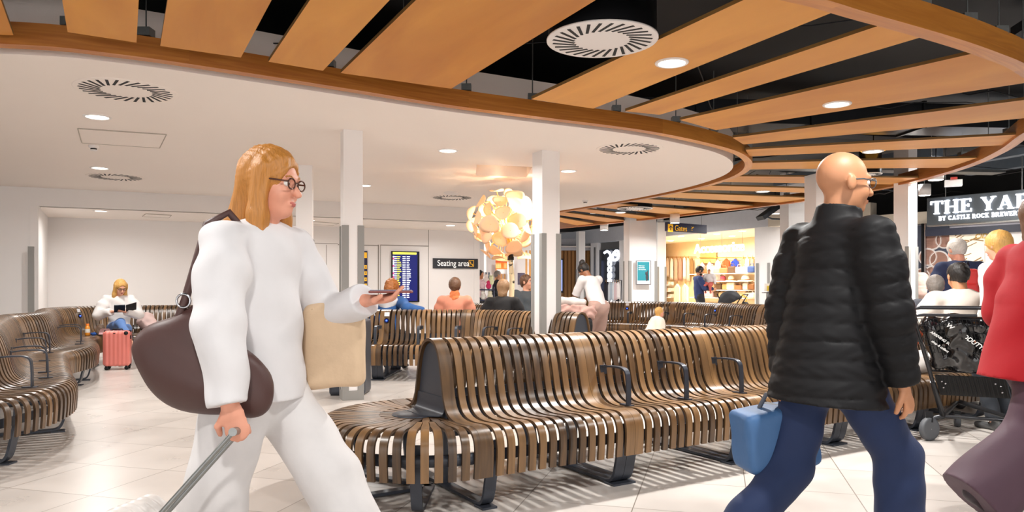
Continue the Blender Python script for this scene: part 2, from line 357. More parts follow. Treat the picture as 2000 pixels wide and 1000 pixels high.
for a0, a1, b0, b1 in [((-4.3, 4.84), (-4.05, 4.24), (-3.35, 4.92), (-2.97, 4.24)), ((-5.5, 4.75), (-5.35, 4.2), (-4.75, 4.78), (-4.55, 4.2)), ((-6.8, 4.7), (-6.7, 4.2), (-6, 4.7), (-5.85, 4.2))]+LB:
    fa = ext(a0, a1, zr2(a1[0]+.5)); fb = ext(b0, b1, zr2(b1[0]+.4)); board(a0, fa, b0, fb)
for a0, a1, b0, b1 in [((.174, 6.6), (1.43, 4.19), (.77, 6.95), (2.02, 4.42)), ((1.09, 7.05), (2.43, 4.64), (1.45, 7.2), (2.83, 4.86)),
    ((1.7, 7.42), (3.4, 5.23), (2.2, 7.9), (4.28, 6.05)), ((2.5, 8.3), (4.77, 6.82-.3), (2.75, 8.7), (5.22, 7.3)), ((2.88, 9.03), (5.63, 8.13), (3.08, 9.5), (5.86, 8.75)),
    ((3.2, 10.0), (6.1, 9.6), (3.3, 10.55), (6.2, 10.4)), ((3.32, 11.2), (6.3, 11.35), (3.22, 11.8), (6.28, 12.1)),
    ((3.08, 12.2), (6.1, 12.75), (2.92, 12.7), (5.95, 13.3)), ((2.78, 13.1), (5.75, 13.95), (2.5, 13.7), (5.35, 14.75)), ((2.35, 14.0), (5.05, 15.3), (2.12, 14.45), (4.7, 15.9)),
    ((1.95, 14.8), (4.35, 16.4), (1.6, 15.4), (3.85, 17.25)), ((1.4, 15.7), (3.5, 17.8), (1.2, 16.1), (3.2, 18.3)), ((1.0, 16.4), (2.9, 18.7), (.75, 16.8), (2.5, 19.2)), ((.6, 17.0), (2.2, 19.6), (.4, 17.3), (1.8, 20.2))]:
    board(a0, a1, b0, b1)
# hanging rods, brackets, ducts and cable trays in the void
for p, k in list(zip(c1, range(len(c1))))[4::6]+list(zip(c2, range(len(c2))))[4::6]:
    MB().tube([(p[0], p[1], CH+.15), (p[0], p[1], 3.75)], .006, 6).box((p[0], p[1], CH+.19), (.09, .09, .06)).build('hanger_rod', M_GALV, raft)
D_ = thing('ventilation_duct', 'black rectangular ventilation duct above the timber boards', 'duct', (3.8, 9.6, 3.4))
MB().box((3.8, 9.6, 3.42), (9.5, .55, .3), .08).build('duct_body', M_DUCT, D_)
[MB().box((3.8+math.cos(.08)*k*1.5, 9.6+math.sin(.08)*k*1.5, 3.42), (.04, .6, .35), .08).build('flange', M_DARK, D_) for k in range(-3, 4)]
D_ = thing('round_duct', 'black round ventilation duct running over the near boards', 'duct', (-1, 5.2, 3.4))
MB().tube([(-6, 4.3, 3.4), (-2, 4.6, 3.4), (0, 5.4, 3.4), (.9, 6.1, 3.4)], .17, 16).build('duct_body', M_DUCT, D_)
tag(MB().tube([(.6, 4.75, 3.05), (.4, 4.95, 3.08), (.1, 5.35, 3.12), (-.2, 5.6, 3.25), (-.6, 5.7, 3.35)], .075, 16).build('flexible_duct', mat('foil_duct', '#9a9a9c', .25, metal=.9, var=.5, scale=60, bump=1.)), 'silver foil flexible duct behind the hanging swirl diffuser', 'duct')
for i, (x0, y0, x1, y1, wd) in enumerate([(2.2, 5.6, 6.4, 5.0, .5), (4.6, 6.6, 9.5, 5.9, .4), (2.5, 10.6, 9.5, 12.4, .3), (6.8, 8.5, 9.8, 10.2, .35), (-2, 4.2, 2, 3.9, .45), (-5.5, 4.1, -2.6, 3.7, .4)]):
    a = math.atan2(y1-y0, x1-x0); g = MB().box(((x0+x1)/2, (y0+y1)/2, 3.56), (math.dist((x0, y0), (x1, y1)), wd, .09), a)
    tag(g.build('perforated_beam', M_MESHC), ['perforated dark metal ceiling beam above the man walking', 'perforated dark ceiling beam at the right near the outer ring corner', 'thin dark ceiling beam far behind the downlights', 'dark ceiling beam to the right above the pub sign', 'dark ceiling beam directly over the near boards', 'dark ceiling beam above the leftmost boards'][i], 'ceiling beam')
cab = MB()
for i in range(46):
    x = random.uniform(-4, 11); y = random.uniform(4.5, 20); a = random.uniform(-.4, .5)+(PI/2 if random.random() < .25 else 0); l = random.uniform(1.5, 4); z = random.uniform(3.2, 3.7); pts = []
    for k in range(9):
        t = k/8-.5; pts.append((x+math.cos(a)*l*t, y+math.sin(a)*l*t, z-.1*(1-4*t*t)*random.choice((0, 1, .6))*1.))
    cab.tube(pts, random.choice((.006, .01, .016)), 6)
tag(cab.build('ceiling_cables', M_DUCT), 'tangle of black cables and conduits in the open ceiling void', 'cables', kind='stuff')
tr = thing('cable_tray', 'grey steel cable tray crossing the ceiling void behind the boards', 'cable tray', (4.5, 12.5, 3.5))
MB().box((5.5, 12.9, 3.3), (7, .02, .05), .12).box((5.46, 13.2, 3.3), (7, .02, .05), .12).box((5.48, 13.05, 3.28), (7, .3, .008), .12).build('tray', M_GALV, tr)
wb = MB()
for i in range(5): wb.box((6.5+i*1.6, 14.2-i*.8, 3.5), (.18, 4, .2), .35)
tag(wb.build('steel_beams', mat('blue_grey_steel', '#5c6875', .5, var=.2)), 'blue grey steel roof beams in the void above the pub sign', 'steel beams', kind='stuff')

# ================================================================ DIFFUSERS
M_SLOT = mat('diffuser_slot', '#141416', .7)
def diffuser(x, y, z, R, label, drum=False, rot=0.):
    t = thing('swirl_diffuser', label, 'air diffuser', (x, y, z), 0)
    MB().lathe((x, y, z), [(0, 0), (R*.98, 0), (R, .003), (R, .012), (0, .012)], 48).build('face_plate', M_CEIL if not drum else M_WHITE, t)
    s = MB(); n = 28
    for k in range(n):
        a = 2*PI*k/n+rot; a2 = a+.42; r0, r1 = R*.50, R*.89
        p = Vector((math.cos(a)*r0, math.sin(a)*r0, 0)); q = Vector((math.cos(a2-.12)*r1, math.sin(a2-.12)*r1, 0)); d = (q-p).normalized(); u = Vector((-d.y, d.x, 0))*R*.026
        c = Vector((x, y, z-.002)); s.add([c+p-u, c+q-u*1.15, c+q+u*1.15, c+p+u, c+p-u+Vector((0, 0, .004)), c+q-u+Vector((0, 0, .004)), c+q+u+Vector((0, 0, .004)), c+p+u+Vector((0, 0, .004))], [(3, 2, 1, 0), (4, 5, 6, 7), (0, 1, 5, 4), (1, 2, 6, 5), (2, 3, 7, 6), (3, 0, 4, 7)])
    s.build('slots', M_SLOT, t)
    if drum: MB().lathe((x, y, z), [(R*.97, .012), (R*.97, .36), (0, .36)], 40).build('drum', M_DUCT, t)
    return t
x, y = at_px(1176, 80, CH); diffuser(x, y, CH, .375, 'large white swirl diffuser hanging in the gap between timber boards', True)
for px, py, lab in [(247, 178, 'swirl diffuser slots in white ceiling above the brightest left downlight'), (226, 346, 'swirl diffuser in white ceiling above the seated reading woman'), (1229, 291, 'swirl diffuser in the rounded right end of the white ceiling'), (883, 386, 'swirl diffuser in white ceiling left of the glowing tree')]:
    x, y = at_px(px, py, CH-.003); diffuser(x, y, CH-.006, .40, lab)
x, y = at_px(1240, 408, CH); diffuser(x, y, CH, .38, 'far white swirl diffuser among timber boards above the poster column', True)
x, y = at_px(1700, 341, CH); diffuser(x, y, CH, .16, 'small pale diffuser beside the nose of the bald man', True)
x, y = at_px(882, 376, CH-.003); tag(MB().lathe((x, y, CH-.03), [(0, 0), (.12, 0), (.14, .03)], 24).build('ceiling_speaker', M_WHITE), 'round white ceiling speaker just behind the diffuser left of the tree', 'speaker')
# access panels, smoke detectors
def hpanel(quad, label, z=CH):
    q = [at_px(a, b, z) for a, b in quad]; t = thing('access_panel', label, 'access panel', (q[0][0], q[0][1], z))
    MB().prism(q, z-.006, z+.0).build('panel', M_CEIL, t); fr = MB()
    for i in range(4):
        a, b = q[i], q[(i+1) % 4]; fr.tube([(a[0], a[1], z-.006), (b[0], b[1], z-.006)], .006, 4)
    fr.build('frame', mat('panel_trim', '#c2b8ad', .6), t)
hpanel([(152, 250), (325, 262), (312, 288), (160, 278)], 'white ceiling access panel above the small smoke detector')
hpanel([(610, 432), (662, 436), (650, 440), (606, 437)], 'small soffit access panel left of the left column', 2.55)
hpanel([(285, 417), (335, 420), (330, 425), (278, 422)], 'small soffit access panel above the walking woman', 2.55)
def smoke(px, py, label, h=CH):
    x, y = at_px(px, py, h); t = thing('smoke_detector', label, 'smoke detector', (x, y, h))
    MB().lathe((x, y, h), [(.055, 0), (.055, -.02), (.042, -.035)], 20).build('base', M_WHITE, t)
    MB().lathe((x, y, h), [(.034, -.035), (.034, -.052)], 20).build('sensor_slots', M_SLOT, t)
    MB().lathe((x, y, h), [(.042, -.052), (.036, -.062), (0, -.064)], 20).build('cap', M_WHITE, t)
smoke(183, 284, 'white smoke detector below the left ceiling access panel'); smoke(1143, 391, 'white smoke detector in the ceiling right of the tree column')

# ================================================================ COLUMNS
def guard(mb, c, d, h): mb.box((c[0], c[1], h/2+.05), (d[0], d[1], h-.1), d[2])
def column(x, y, sx, sy, rz, z1, label, gh=1.85, gw=.055):
    t = thing('white_column', label, 'column', (x, y, 0))
    MB().box((x, y, z1/2), (sx, sy, z1), rz).build('shaft', M_WHITE, t, bevel=.006)
    MB().box((x, y, .05), (sx+.02, sy+.02, .1), rz).build('base_trim', M_GUARD, t)
    ca, sa = math.cos(rz), math.sin(rz)
    for ax, ay in ((-1, -1), (1, -1), (1, 1), (-1, 1)):
        lx, ly = ax*(sx/2), ay*(sy/2); cx, cy = x+lx*ca-ly*sa, y+lx*sa+ly*ca; g = MB()
        hx = ax*(sx/2-gw/2+.006); hy = ay*(sy/2+.005); g.box((x+hx*ca-hy*sa, y+hx*sa+hy*ca, gh/2+.05), (gw+.012, .012, gh-.1), rz)
        hx = ax*(sx/2+.005); hy = ay*(sy/2-gw/2+.006); g.box((x+hx*ca-hy*sa, y+hx*sa+hy*ca, gh/2+.05), (.012, gw+.012, gh-.1), rz)
        g.build('corner_guard', M_GUARD, t)
    return t
column(-1.72, 7.85, .205, .205, .38, 2.9, 'tall white column with grey corner guards left of the departures screen')
column(.42, 9.05, .25, .25, .48, 2.9, 'tall white column with grey corner guards right of the glowing tree')
column(-2.86, 10.1, .22, .22, .2, 2.9, 'white column half hidden behind the walking woman')
column(6.42, 11.95, .25, .25, .55, 3.72, 'tall white column with grey guards left of the pub sign')
column(4.72, 11.15, .4, .3, .2, 2.9, 'white column directly behind the bald man')
column(6.2, 16.2, .42, .3, .3, 3.7, 'pale column behind the bald man\'s shoulder near the shop')
column(3.25, 18.6, .72, .42, .2, 3.0, 'wide white column carrying a framed teal poster')
column(4.85, 24.0, .3, .3, .2, 3.3, 'slim white column at the left side of the bright shop')
column(2.55, 27.2, .26, .26, .3, 3.25, 'thin far white column behind the standing woman')
tag(MB().box((W(67, 12.1), 12.02, .97), (.09, .03, 1.78), .42).build('corner_guard_strip', M_GUARD), 'grey corner guard strip on the left wall beside the bench', 'corner guard')
# ================================================================ SLATTED BENCHES
HALF = [(0, .885), (.045, .877), (.085, .855), (.118, .815), (.142, .76), (.162, .69), (.18, .61), (.2, .54), (.232, .488), (.285, .455), (.35, .442), (.43, .442), (.51, .448), (.565, .446), (.607, .425), (.632, .38), (.636, .31), (.628, .20)]
BACKH = [(-.045, .877), (-.085, .855), (-.118, .815), (-.142, .76), (-.16, .69), (-.175, .6), (-.19, .45), (-.2, .3)]
def dens(pr, per): return [tuple(p) for p in catmull(pr, per)]
PROF2 = {k: dens([(-a, b) for a, b in reversed(HALF[1:])]+HALF, k) for k in (2, 3)}
PROF1 = {k: dens(list(reversed(BACKH))+HALF, k) for k in (2, 3)}
SEATP = dens([(.10, .438), (.2, .44), (.35, .442), (.43, .442), (.51, .448), (.565, .446), (.607, .425), (.632, .38), (.636, .31), (.628, .20)], 3)
SEATS = dens([(.28, .441), (.35, .442), (.43, .442), (.51, .448), (.565, .446), (.607, .425), (.632, .38), (.636, .31), (.628, .20)], 3)
UP = Vector((0, 0, 1))
def bench(label, pts, double=True, wides=(), arms=(), legs=(), panels=(False, False), round_end=False, sockets=(), fine=2, pitch=.0665, t0=0., backarms=()):
    P = Path(pts); c = P.at(P.L/2)[0]; b = thing('slatted_bench', label, 'bench', (c.x, c.y, 0)); prof = (PROF2 if double else PROF1)[fine]
    s = MB(); stops = [(-.035 if not panels[0] else .0, .0 if not panels[0] else .067)]+[(w_-.067, w_+.067) for w_ in sorted(wides)]+[(P.L-(.067 if panels[1] else 0), P.L)]
    for (a0, a1), (b0, b1) in zip(stops[:-1], stops[1:]):
        gap = b0-a1; n_ = max(0, round((gap-.023)/pitch)); g_ = (gap-n_*.043)/(n_+1)
        for k in range(n_):
            O, T, N = P.at(a1+g_+.0215+k*(.043+g_)); s.ribbon(O, T, N, prof, .043, .016, v0=random.random()*3)
    if round_end:
        O, T, N = P.at(0); n = 28
        for k in range(n+1):
            a = PI*(k+.0)/n; d = N*math.cos(a)-T*math.sin(a); q = Vector((-d.y, d.x, 0)); pr = SEATP if k % 2 == 0 else SEATS
            s.ribbon(O-T*.02, q, d, pr, [min(.043, .9*PI*r/n*(2 if r < .26 else 1)) for r, _ in pr], .016, v0=random.random()*3)
    s.build('slats', [M_SLAT, M_SLATE], b)
    for w_ in list(wides)+[e for e, f in ((.03, panels[0]), (P.L-.03, panels[1])) if f]:
        O, T, N = P.at(w_); g = MB()
        ew = .065 if w_ in wides else .075
        if w_ in wides:
            g.ribbon(O-T*.0335, T, N, prof, .065, .017, v0=random.random()*3); g.ribbon(O+T*.0335, T, N, prof, .065, .017, v0=random.random()*3)
        else: g.ribbon(O, T, N, prof, ew, .018, v0=random.random()*3)
        g.build('wide_slat', [M_SLAT, M_SLATE], b)
    for e, on, sg in ((0, panels[0], 1), (P.L, panels[1], -1)):
        if not on: continue
        O, T, N = P.at(e); g = MB(); arch = [(n_, z_) for n_, z_ in (PROF2[3]) if abs(n_) < .232 and z_ > .47]
        arch = [(n_*.93, z_-.016) for n_, z_ in arch]; arch = [(arch[0][0], .44)]+arch+[(arch[-1][0], .44)]
        fr = [O+T*.012*sg+N*n_+UP*z_ for n_, z_ in arch]; bk = [p+T*.02*sg for p in fr]; m = len(fr)
        g.add(fr+bk, [tuple(range(m)), tuple(reversed(range(m, 2*m)))]+[(i, (i+1) % m, m+(i+1) % m, m+i) for i in range(m)])
        g.build('end_panel', M_STEEL, b)
    if round_end:
        O, T, N = P.at(0); g = MB(); cc = O-T*.10
        g.lathe((cc.x, cc.y, .452), [(0, .004), (.125, .004), (.13, 0), (.13, -.006), (0, -.006)], 32)
        # fillet sweep from disc into panel
        prf = [(-.10+.0, .456), (-.03, .457), (-.012, .462), (.0, .475), (.006, .50), (.008, .56)]
        g.ribbon(O, N, T, prf, [.2, .36, .38, .38, .38, .36], .006, mi=(0, 0)); g.build('end_disc', M_STEEL, b)
        g = MB()
        for zz in (.30,):
            pts_ = []
            for k in range(33):
                a = PI*k/32; d = N*math.cos(a)-T*math.sin(a); pts_.append(O+d*.617)
            for i in range(32):
                A, B = pts_[i], pts_[i+1]; u = (A-O).normalized()*.008; v = (B-O).normalized()*.008
                g.add([A-u+UP*.275, B-v+UP*.275, B-v+UP*.335, A-u+UP*.335, A+u+UP*.275, B+v+UP*.275, B+v+UP*.335, A+u+UP*.335], [(0, 1, 2, 3), (7, 6, 5, 4), (3, 2, 6, 7), (4, 5, 1, 0)], smooth=True)
        g.build('curved_rail', M_STEEL, b)
    # rails
    ts = np.linspace(.02, P.L-.02, max(8, int(P.L*6)))
    for n_, z0, z1 in ([(.61, .275, .335), (.165, .5, .56), (.3, .36, .42)]+([(-.61, .275, .335), (-.165, .5, .56), (-.3, .36, .42)] if double else [(-.15, .5, .56), (-.1, .3, .36)])):
        g = MB(); vs = []
        for t_ in ts:
            A, _, n1 = P.at(t_); sh_ = -.012 if n_ > 0 else .012
            for dn_, z_ in ((-.007, z0), (.007, z0), (.007, z1), (-.007, z1)): vs.append(A+n1*(n_+sh_+dn_)+UP*z_)
        m_ = len(ts); g.add(vs, [(4*i+k, 4*i+(k+1) % 4, 4*i+4+(k+1) % 4, 4*i+4+k) for i in range(m_-1) for k in range(4)]+[(3, 2, 1, 0), (4*m_-4, 4*m_-3, 4*m_-2, 4*m_-1)])
        g.build('support_rail', M_STEEL, b)
    # legs
    for l in legs:
        tt, wd, sides = l; O, T, N = P.at(tt); g = MB()
        for sg in sides:
            pr = dens([(0, .016), (.2, .016), (.40, .016), (.485, .022), (.525, .06), (.55, .15), (.575, .27), (.585, .38)], 4)
            if sg < 0 and not double: pr = dens([(0, .016), (.1, .016), (.14, .03), (.15, .1), (.16, .3), (.165, .45)], 3)
            Ns = N*sg; Ts = T*sg
            for o_ in ((0,) if wd < .1 else (-wd/4, wd/4)): g.ribbon(O+T*o_, Ts, Ns, pr, wd if wd < .1 else wd/2-.003, .018, mi=(0, 0))
            g.box(tuple(O+Ns*(.50 if (sg > 0 or double) else .12)+UP*.006), (wd+.02, .10, .012), math.atan2(T.y, T.x))
        g.box(tuple(O+UP*.22), (.05, .07, .44), math.atan2(T.y, T.x)); g.build('leg_frame', M_STEEL, b)
    if round_end:
        O, T, N = P.at(0)
        for k, a in enumerate((PI*.5, PI*.18, PI*.84)):
            d = N*math.cos(a)-T*math.sin(a); q = Vector((d.y, -d.x, 0))*-1; g = MB()
            g.ribbon(O, q, d, dens([(0, .016), (.2, .016), (.40, .016), (.485, .022), (.525, .06), (.55, .15), (.575, .27), (.585, .38)], 4), .06, .018, mi=(0, 0)); g.build('leg_frame', M_STEEL, b)
    for tt, sg in list(arms):
        O, T, N = P.at(tt); g = MB(); Ns = N*sg
        pr = dens([(.185, .675), (.25, .683), (.33, .685), (.385, .68), (.415, .66), (.426, .62), (.43, .53), (.43, .452)], 4)
        g.ribbon(O, T*sg, Ns, pr, .036, .011, mi=(0, 0)); g.box(tuple(O+Ns*.176+UP*.655), (.05, .012, .06), math.atan2(T.y, T.x)); g.box(tuple(O+Ns*.415+UP*.455), (.036, .1, .008), math.atan2(T.y, T.x))
        g.build('armrest', M_STEEL, b)
    for tt in sockets:
        O, T, N = P.at(tt); up2 = Vector((0, 0, 1)); c_ = O+N*.152+UP*.76; d = (N+UP*.28).normalized(); R = d.to_track_quat('Z', 'Y').to_matrix()
        g = MB().lathe(c_-UP*.015, [(.036, 0), (.036, .012), (.028, .016), (.028, .01), (0, .01)], 24, M=R); so = g.build('power_socket', M_DARK, b); so['label'] = 'round black power socket with blue light'
        g = MB().lathe(c_-UP*.015, [(.012, .011), (.012, .017), (0, .017)], 16, M=R); g.build('indicator_light', mat('blue_led', '#3050ff', .4, emit='#3a5cff', es=3), b)
        e = T*.034; up3 = d.cross(T).normalized()*-1
        if up3.z < 0: up3 = -up3
        q = c_+up3*.045+d*.007
        g = MB().add([q-e, q+e, q+e+up3*.055, q-e+up3*.055], [(0, 1, 2, 3)]).add([q-e-d*.004, q+e-d*.004, q+e+up3*.055-d*.004, q-e+up3*.055-d*.004], [(3, 2, 1, 0)]); g.build('sticker', mat('sticker_white', '#e9e6ea', .5, var=.3, scale=70), b)
    return b, P
A0 = Vector((-.49, 4.36, 0)); AT = Vector((.853, .522, 0)).normalized()
ptsA = [tuple((A0+AT*t)[:2]) for t in (0, 1.2, 2.4, 3.6, 5.0)]
benchA, PA = bench('long curved-back slatted bench in front with a rounded fan-shaped end', ptsA, True, wides=(1.04, 2.14, 3.2, 4.25), arms=[(1.17, 1), (1.67, 1), (2.2, 1), (1.2, -1), (2.25, -1), (4.3, -1)],
    legs=[(.1, .07, (1, -1)), (1.04, .15, (1, -1)), (2.05, .15, (1, -1)), (3.15, .15, (1, -1)), (4.25, .15, (1, -1))], panels=(True, True), round_end=True, fine=3)
ptsB = [(-2.62, 10.0), (-1.98, 9.95), (-1.18, 9.9), (-.66, 9.88), (-.27, 9.75), (.26, 9.3), (.84, 8.82)]
PB = Path(ptsB); nb = PB.near_px
benchB, PB = bench('slatted bench behind the front bench with a dark arched end panel at right', ptsB, True, wides=(nb(757), nb(915)), arms=[(nb(748), 1), (nb(827), 1), (nb(904), 1), (nb(987), 1), (nb(1035), 1)],
    legs=[(nb(757), .15, (1, -1)), (nb(915), .15, (1, -1)), (PB.L-.3, .15, (1, -1)), (.2, .07, (1, -1))], panels=(True, True), sockets=(nb(761),), fine=2)
ptsC = [(1.75, 15.6), (2.67, 15.3), (3.57, 14.6), (4.05, 13.7), (4.45, 12.6), (4.9, 11.6)]
PC = Path(ptsC); nb = PC.near_px
bench('far slatted bench curving in front of the bright shop', ptsC, True, wides=(nb(1228), nb(1320), nb(1410), nb(1497)), arms=[(nb(1236), 1), (nb(1312), 1), (nb(1366), 1), (nb(1413), 1), (nb(1464), 1)], legs=[(nb(1228), .15, (1, -1)), (nb(1410), .15, (1, -1)), (nb(1500), .15, (1, -1))], panels=(True, True), sockets=(nb(1228), nb(1410)))
bench('farthest slatted bench behind the glowing tree and the seated people', [(-1.1, 14.3), (-.81, 14), (.22, 12.8), (.72, 12.2), (1.0, 11.75)], True, wides=(1.0, 2.2), legs=[(.4, .15, (1, -1)), (2.2, .15, (1, -1))], panels=(True, True))
ptsF = [(-4.5, 3.6), (-4.1, 4.2), (-3.93, 4.9), (-4.08, 5.6), (-4.55, 6.35), (-5.15, 7.3), (-5.62, 8.1), (-5.8, 8.9), (-6.2, 9.7), (-6.75, 10.6), (-6.85, 11.5), (-6.4, 12.1), (-5.6, 12.35), (-4.7, 12.45), (-3.6, 12.5)]
PF = Path(ptsF)
def tf(i):   # arc length near a control point of bench F
    return float(PF.t[min(int(i*14), len(PF.t)-1)])
def tq(x, y): return min(np.linspace(0, PF.L, 500), key=lambda t: (PF.at(t)[0]+PF.at(t)[2]*.42-Vector((x, y, 0))).length)
benchF, PF = bench('long snaking slatted bench along the left side of the hall', ptsF, False, wides=(tf(6.15), tf(9.9), tf(12.5)), arms=[(tq(x_, y_), 1) for x_, y_ in ((-3.53, 5.47), (-3.84, 5.99), (-4.08, 6.42), (-4.68, 7.45), (-5.2, 8.3), (-5.69, 9.55), (-5.85, 10.1))],
    legs=[(tf(2.1), .07, (1, -1)), (tf(3.3), .07, (1, -1)), (tf(5), .15, (1, -1)), (tf(6.9), .07, (1, -1)), (tf(7.4), .07, (1, -1)), (tf(9.5), .15, (1, -1)), (tf(11.5), .15, (1, -1)), (tf(12.8), .15, (1, -1))], panels=(True, True), sockets=(tf(9.9),), fine=2, pitch=.0665)

FLAT = dens([(-a, b) for a, b in reversed([(.2, .44), (.35, .442), (.43, .442), (.51, .448), (.565, .446), (.607, .425), (.632, .38), (.636, .31), (.628, .20)])]+[(.2, .44), (.35, .442), (.43, .442), (.51, .448), (.565, .446), (.607, .425), (.632, .38), (.636, .31), (.628, .20)], 3)
def flat_bench():
    q = A0+AT*5.9; b = thing('backless_bench', 'backless slatted bench section beyond the luggage trolley at right', 'bench', (q.x, q.y, 0)); N = Vector((AT.y, -AT.x, 0)); s = MB(); t = 5.08
    while t < 7.0:
        if abs(t-6.0) > .08: s.ribbon(A0+AT*t, AT, N, FLAT, .043, .016, v0=random.random()*3)
        t += .0665
    s.build('slats', [M_SLAT, M_SLATE], b); MB().ribbon(A0+AT*6.0, AT, N, FLAT, .13, .017).build('wide_slat', [M_SLAT, M_SLATE], b)
    for n_ in (-.61, -.3, .3, .61):
        a = A0+AT*5.05+N*n_*.98; c = A0+AT*7.0+N*n_*.98; m = (a+c)/2; MB().box((m.x, m.y, .305 if abs(n_) > .5 else .4), (1.95, .014, .06), math.atan2(AT.y, AT.x)).build('support_rail', M_STEEL, b)
    for t in (5.25, 6.0, 6.8):
        g = MB(); O = A0+AT*t
        for sg in (1, -1): g.ribbon(O, AT*sg, N*sg, dens([(0, .016), (.2, .016), (.40, .016), (.485, .022), (.525, .06), (.55, .15), (.575, .27), (.585, .38)], 4), .14, .018, mi=(0, 0))
        g.build('leg_frame', M_STEEL, b)
flat_bench()
# ================================================================ SCULPTED SURFACES (smooth unions of limbs, meshed)
class Sculpt:
    def __init__(s, res): s.res = res; s.ops = []
    def _bb(s, pts, r): P = np.array(pts, float); return P.min(0)-r, P.max(0)+r
    def cone(s, a, b, ra, rb, k=.02, flat=None, op='u', cut=None, disp=None):
        a = np.array(a, float); b = np.array(b, float); R = max(ra, rb); F_ = 1.
        if flat is not None: fv = np.array(flat[0], float); fv /= np.linalg.norm(fv); ff = flat[1]; F_ = max(1, ff)
        def fn(X, Y, Z):
            q = [X-a[0], Y-a[1], Z-a[2]]; ba = (b-a).copy()
            if flat is not None:
                dt = (q[0]*fv[0]+q[1]*fv[1]+q[2]*fv[2])*(1/ff-1); q = [q[i]+fv[i]*dt for i in range(3)]; ba = ba+fv*(ba@fv)*(1/ff-1)
            L2 = max(ba@ba, 1e-9); h = (q[0]*ba[0]+q[1]*ba[1]+q[2]*ba[2])/L2; hc = np.clip(h, 0, 1)
            d = np.sqrt((q[0]-hc*ba[0])**2+(q[1]-hc*ba[1])**2+(q[2]-hc*ba[2])**2)-(ra+(rb-ra)*hc)
            if disp is not None: d = d+disp(X, Y, Z, h*math.sqrt(L2))
            if cut == 'b': d = np.maximum(d, (h-1)*math.sqrt(L2))
            if cut == 'a': d = np.maximum(d, -h*math.sqrt(L2))
            if cut == 'ab': d = np.maximum(d, np.maximum(-h, h-1)*math.sqrt(L2))
            return d
        lo, hi = s._bb([a, b], R*F_+.02); s.ops.append((lo, hi, fn, k, op)); return s
    def ell(s, c, r, R=None, k=.02, op='u', disp=None):
        c = np.array(c, float); r = np.array(r, float); M = np.array(R) if R is not None else np.eye(3)
        def fn(X, Y, Z):
            x, y, z = X-c[0], Y-c[1], Z-c[2]
            q = [x*M[0, i]+y*M[1, i]+z*M[2, i] for i in range(3)]
            k0 = np.sqrt(sum((q[i]/r[i])**2 for i in range(3))); k1 = np.sqrt(sum((q[i]/r[i]**2)**2 for i in range(3)))+1e-9
            d = k0*(k0-1)/k1
            if disp is not None: d = d+disp(X, Y, Z, 0)
            return d
        s.ops.append((c-r.max()-.02, c+r.max()+.02, fn, k, op)); return s
    def bx(s, c, h, r=.01, R=None, k=.01, op='u', disp=None):
        c = np.array(c, float); h = np.array(h, float); M = np.array(R) if R is not None else np.eye(3)
        def fn(X, Y, Z):
            x, y, z = X-c[0], Y-c[1], Z-c[2]
            q = [np.abs(x*M[0, i]+y*M[1, i]+z*M[2, i])-h[i]+r for i in range(3)]
            d = np.sqrt(sum(np.maximum(v, 0)**2 for v in q))+np.minimum(np.maximum(q[0], np.maximum(q[1], q[2])), 0)-r
            if disp is not None: d = d+disp(X, Y, Z, 0)
            return d
        m = np.linalg.norm(h)+.02; s.ops.append((c-m, c+m, fn, k, op)); return s
    def mesh(s):
        res = s.res; lo = np.min([o[0] for o in s.ops if o[4] == 'u'], 0)-3*res; hi = np.max([o[1] for o in s.ops if o[4] == 'u'], 0)+3*res
        n = np.ceil((hi-lo)/res).astype(int)+1; F_ = np.full(n, 1., np.float32); ax = [(lo[i]+np.arange(n[i])*res).astype(np.float32) for i in range(3)]
        for a, b, fn, k, op in s.ops:
            pad = k+2*res; i0 = np.maximum(((a-pad-lo)/res).astype(int), 0); i1 = np.minimum(((b+pad-lo)/res).astype(int)+2, n)
            if (i1 <= i0).any(): continue
            X = ax[0][i0[0]:i1[0]][:, None, None]; Y = ax[1][i0[1]:i1[1]][None, :, None]; Z = ax[2][i0[2]:i1[2]][None, None, :]
            sl = tuple(slice(i0[i], i1[i]) for i in range(3)); d = fn(X, Y, Z).astype(np.float32); A = F_[sl]
            if op == 'u': h = np.maximum(k-np.abs(A-d), 0)/k if k > 0 else 0; F_[sl] = np.minimum(A, d)-h*h*k*.25
            elif op == 'i': F_[sl] = np.maximum(A, d)
            else: d = -d; h = np.maximum(k-np.abs(A-d), 0)/k if k > 0 else 0; F_[sl] = np.maximum(A, d)+h*h*k*.25
        S = F_ < 0; V = S.astype(np.int8)
        cs = sum(V[i:n[0]-1+i, j:n[1]-1+j, l:n[2]-1+l] for i in (0, 1) for j in (0, 1) for l in (0, 1))
        act = (cs > 0) & (cs < 8); idx = -np.ones(act.shape, np.int64); I = np.argwhere(act); idx[act] = np.arange(len(I))
        acc = np.zeros((len(I), 3)); cnt = np.zeros(len(I))
        co = [(i, j, l) for i in (0, 1) for j in (0, 1) for l in (0, 1)]
        for c0 in co:
            for d in range(3):
                if c0[d] == 1: continue
                c1_ = list(c0); c1_[d] = 1
                f0 = F_[I[:, 0]+c0[0], I[:, 1]+c0[1], I[:, 2]+c0[2]]; f1 = F_[I[:, 0]+c1_[0], I[:, 1]+c1_[1], I[:, 2]+c1_[2]]
                m = (f0 < 0) != (f1 < 0); t = np.where(m, f0/np.where(m, f0-f1, 1), 0); p = np.tile(np.array(c0, float), (len(I), 1)); p[:, d] += t
                acc[m] += p[m]; cnt[m] += 1
        vs = lo+(I+acc/np.maximum(cnt, 1)[:, None])*res; faces = []
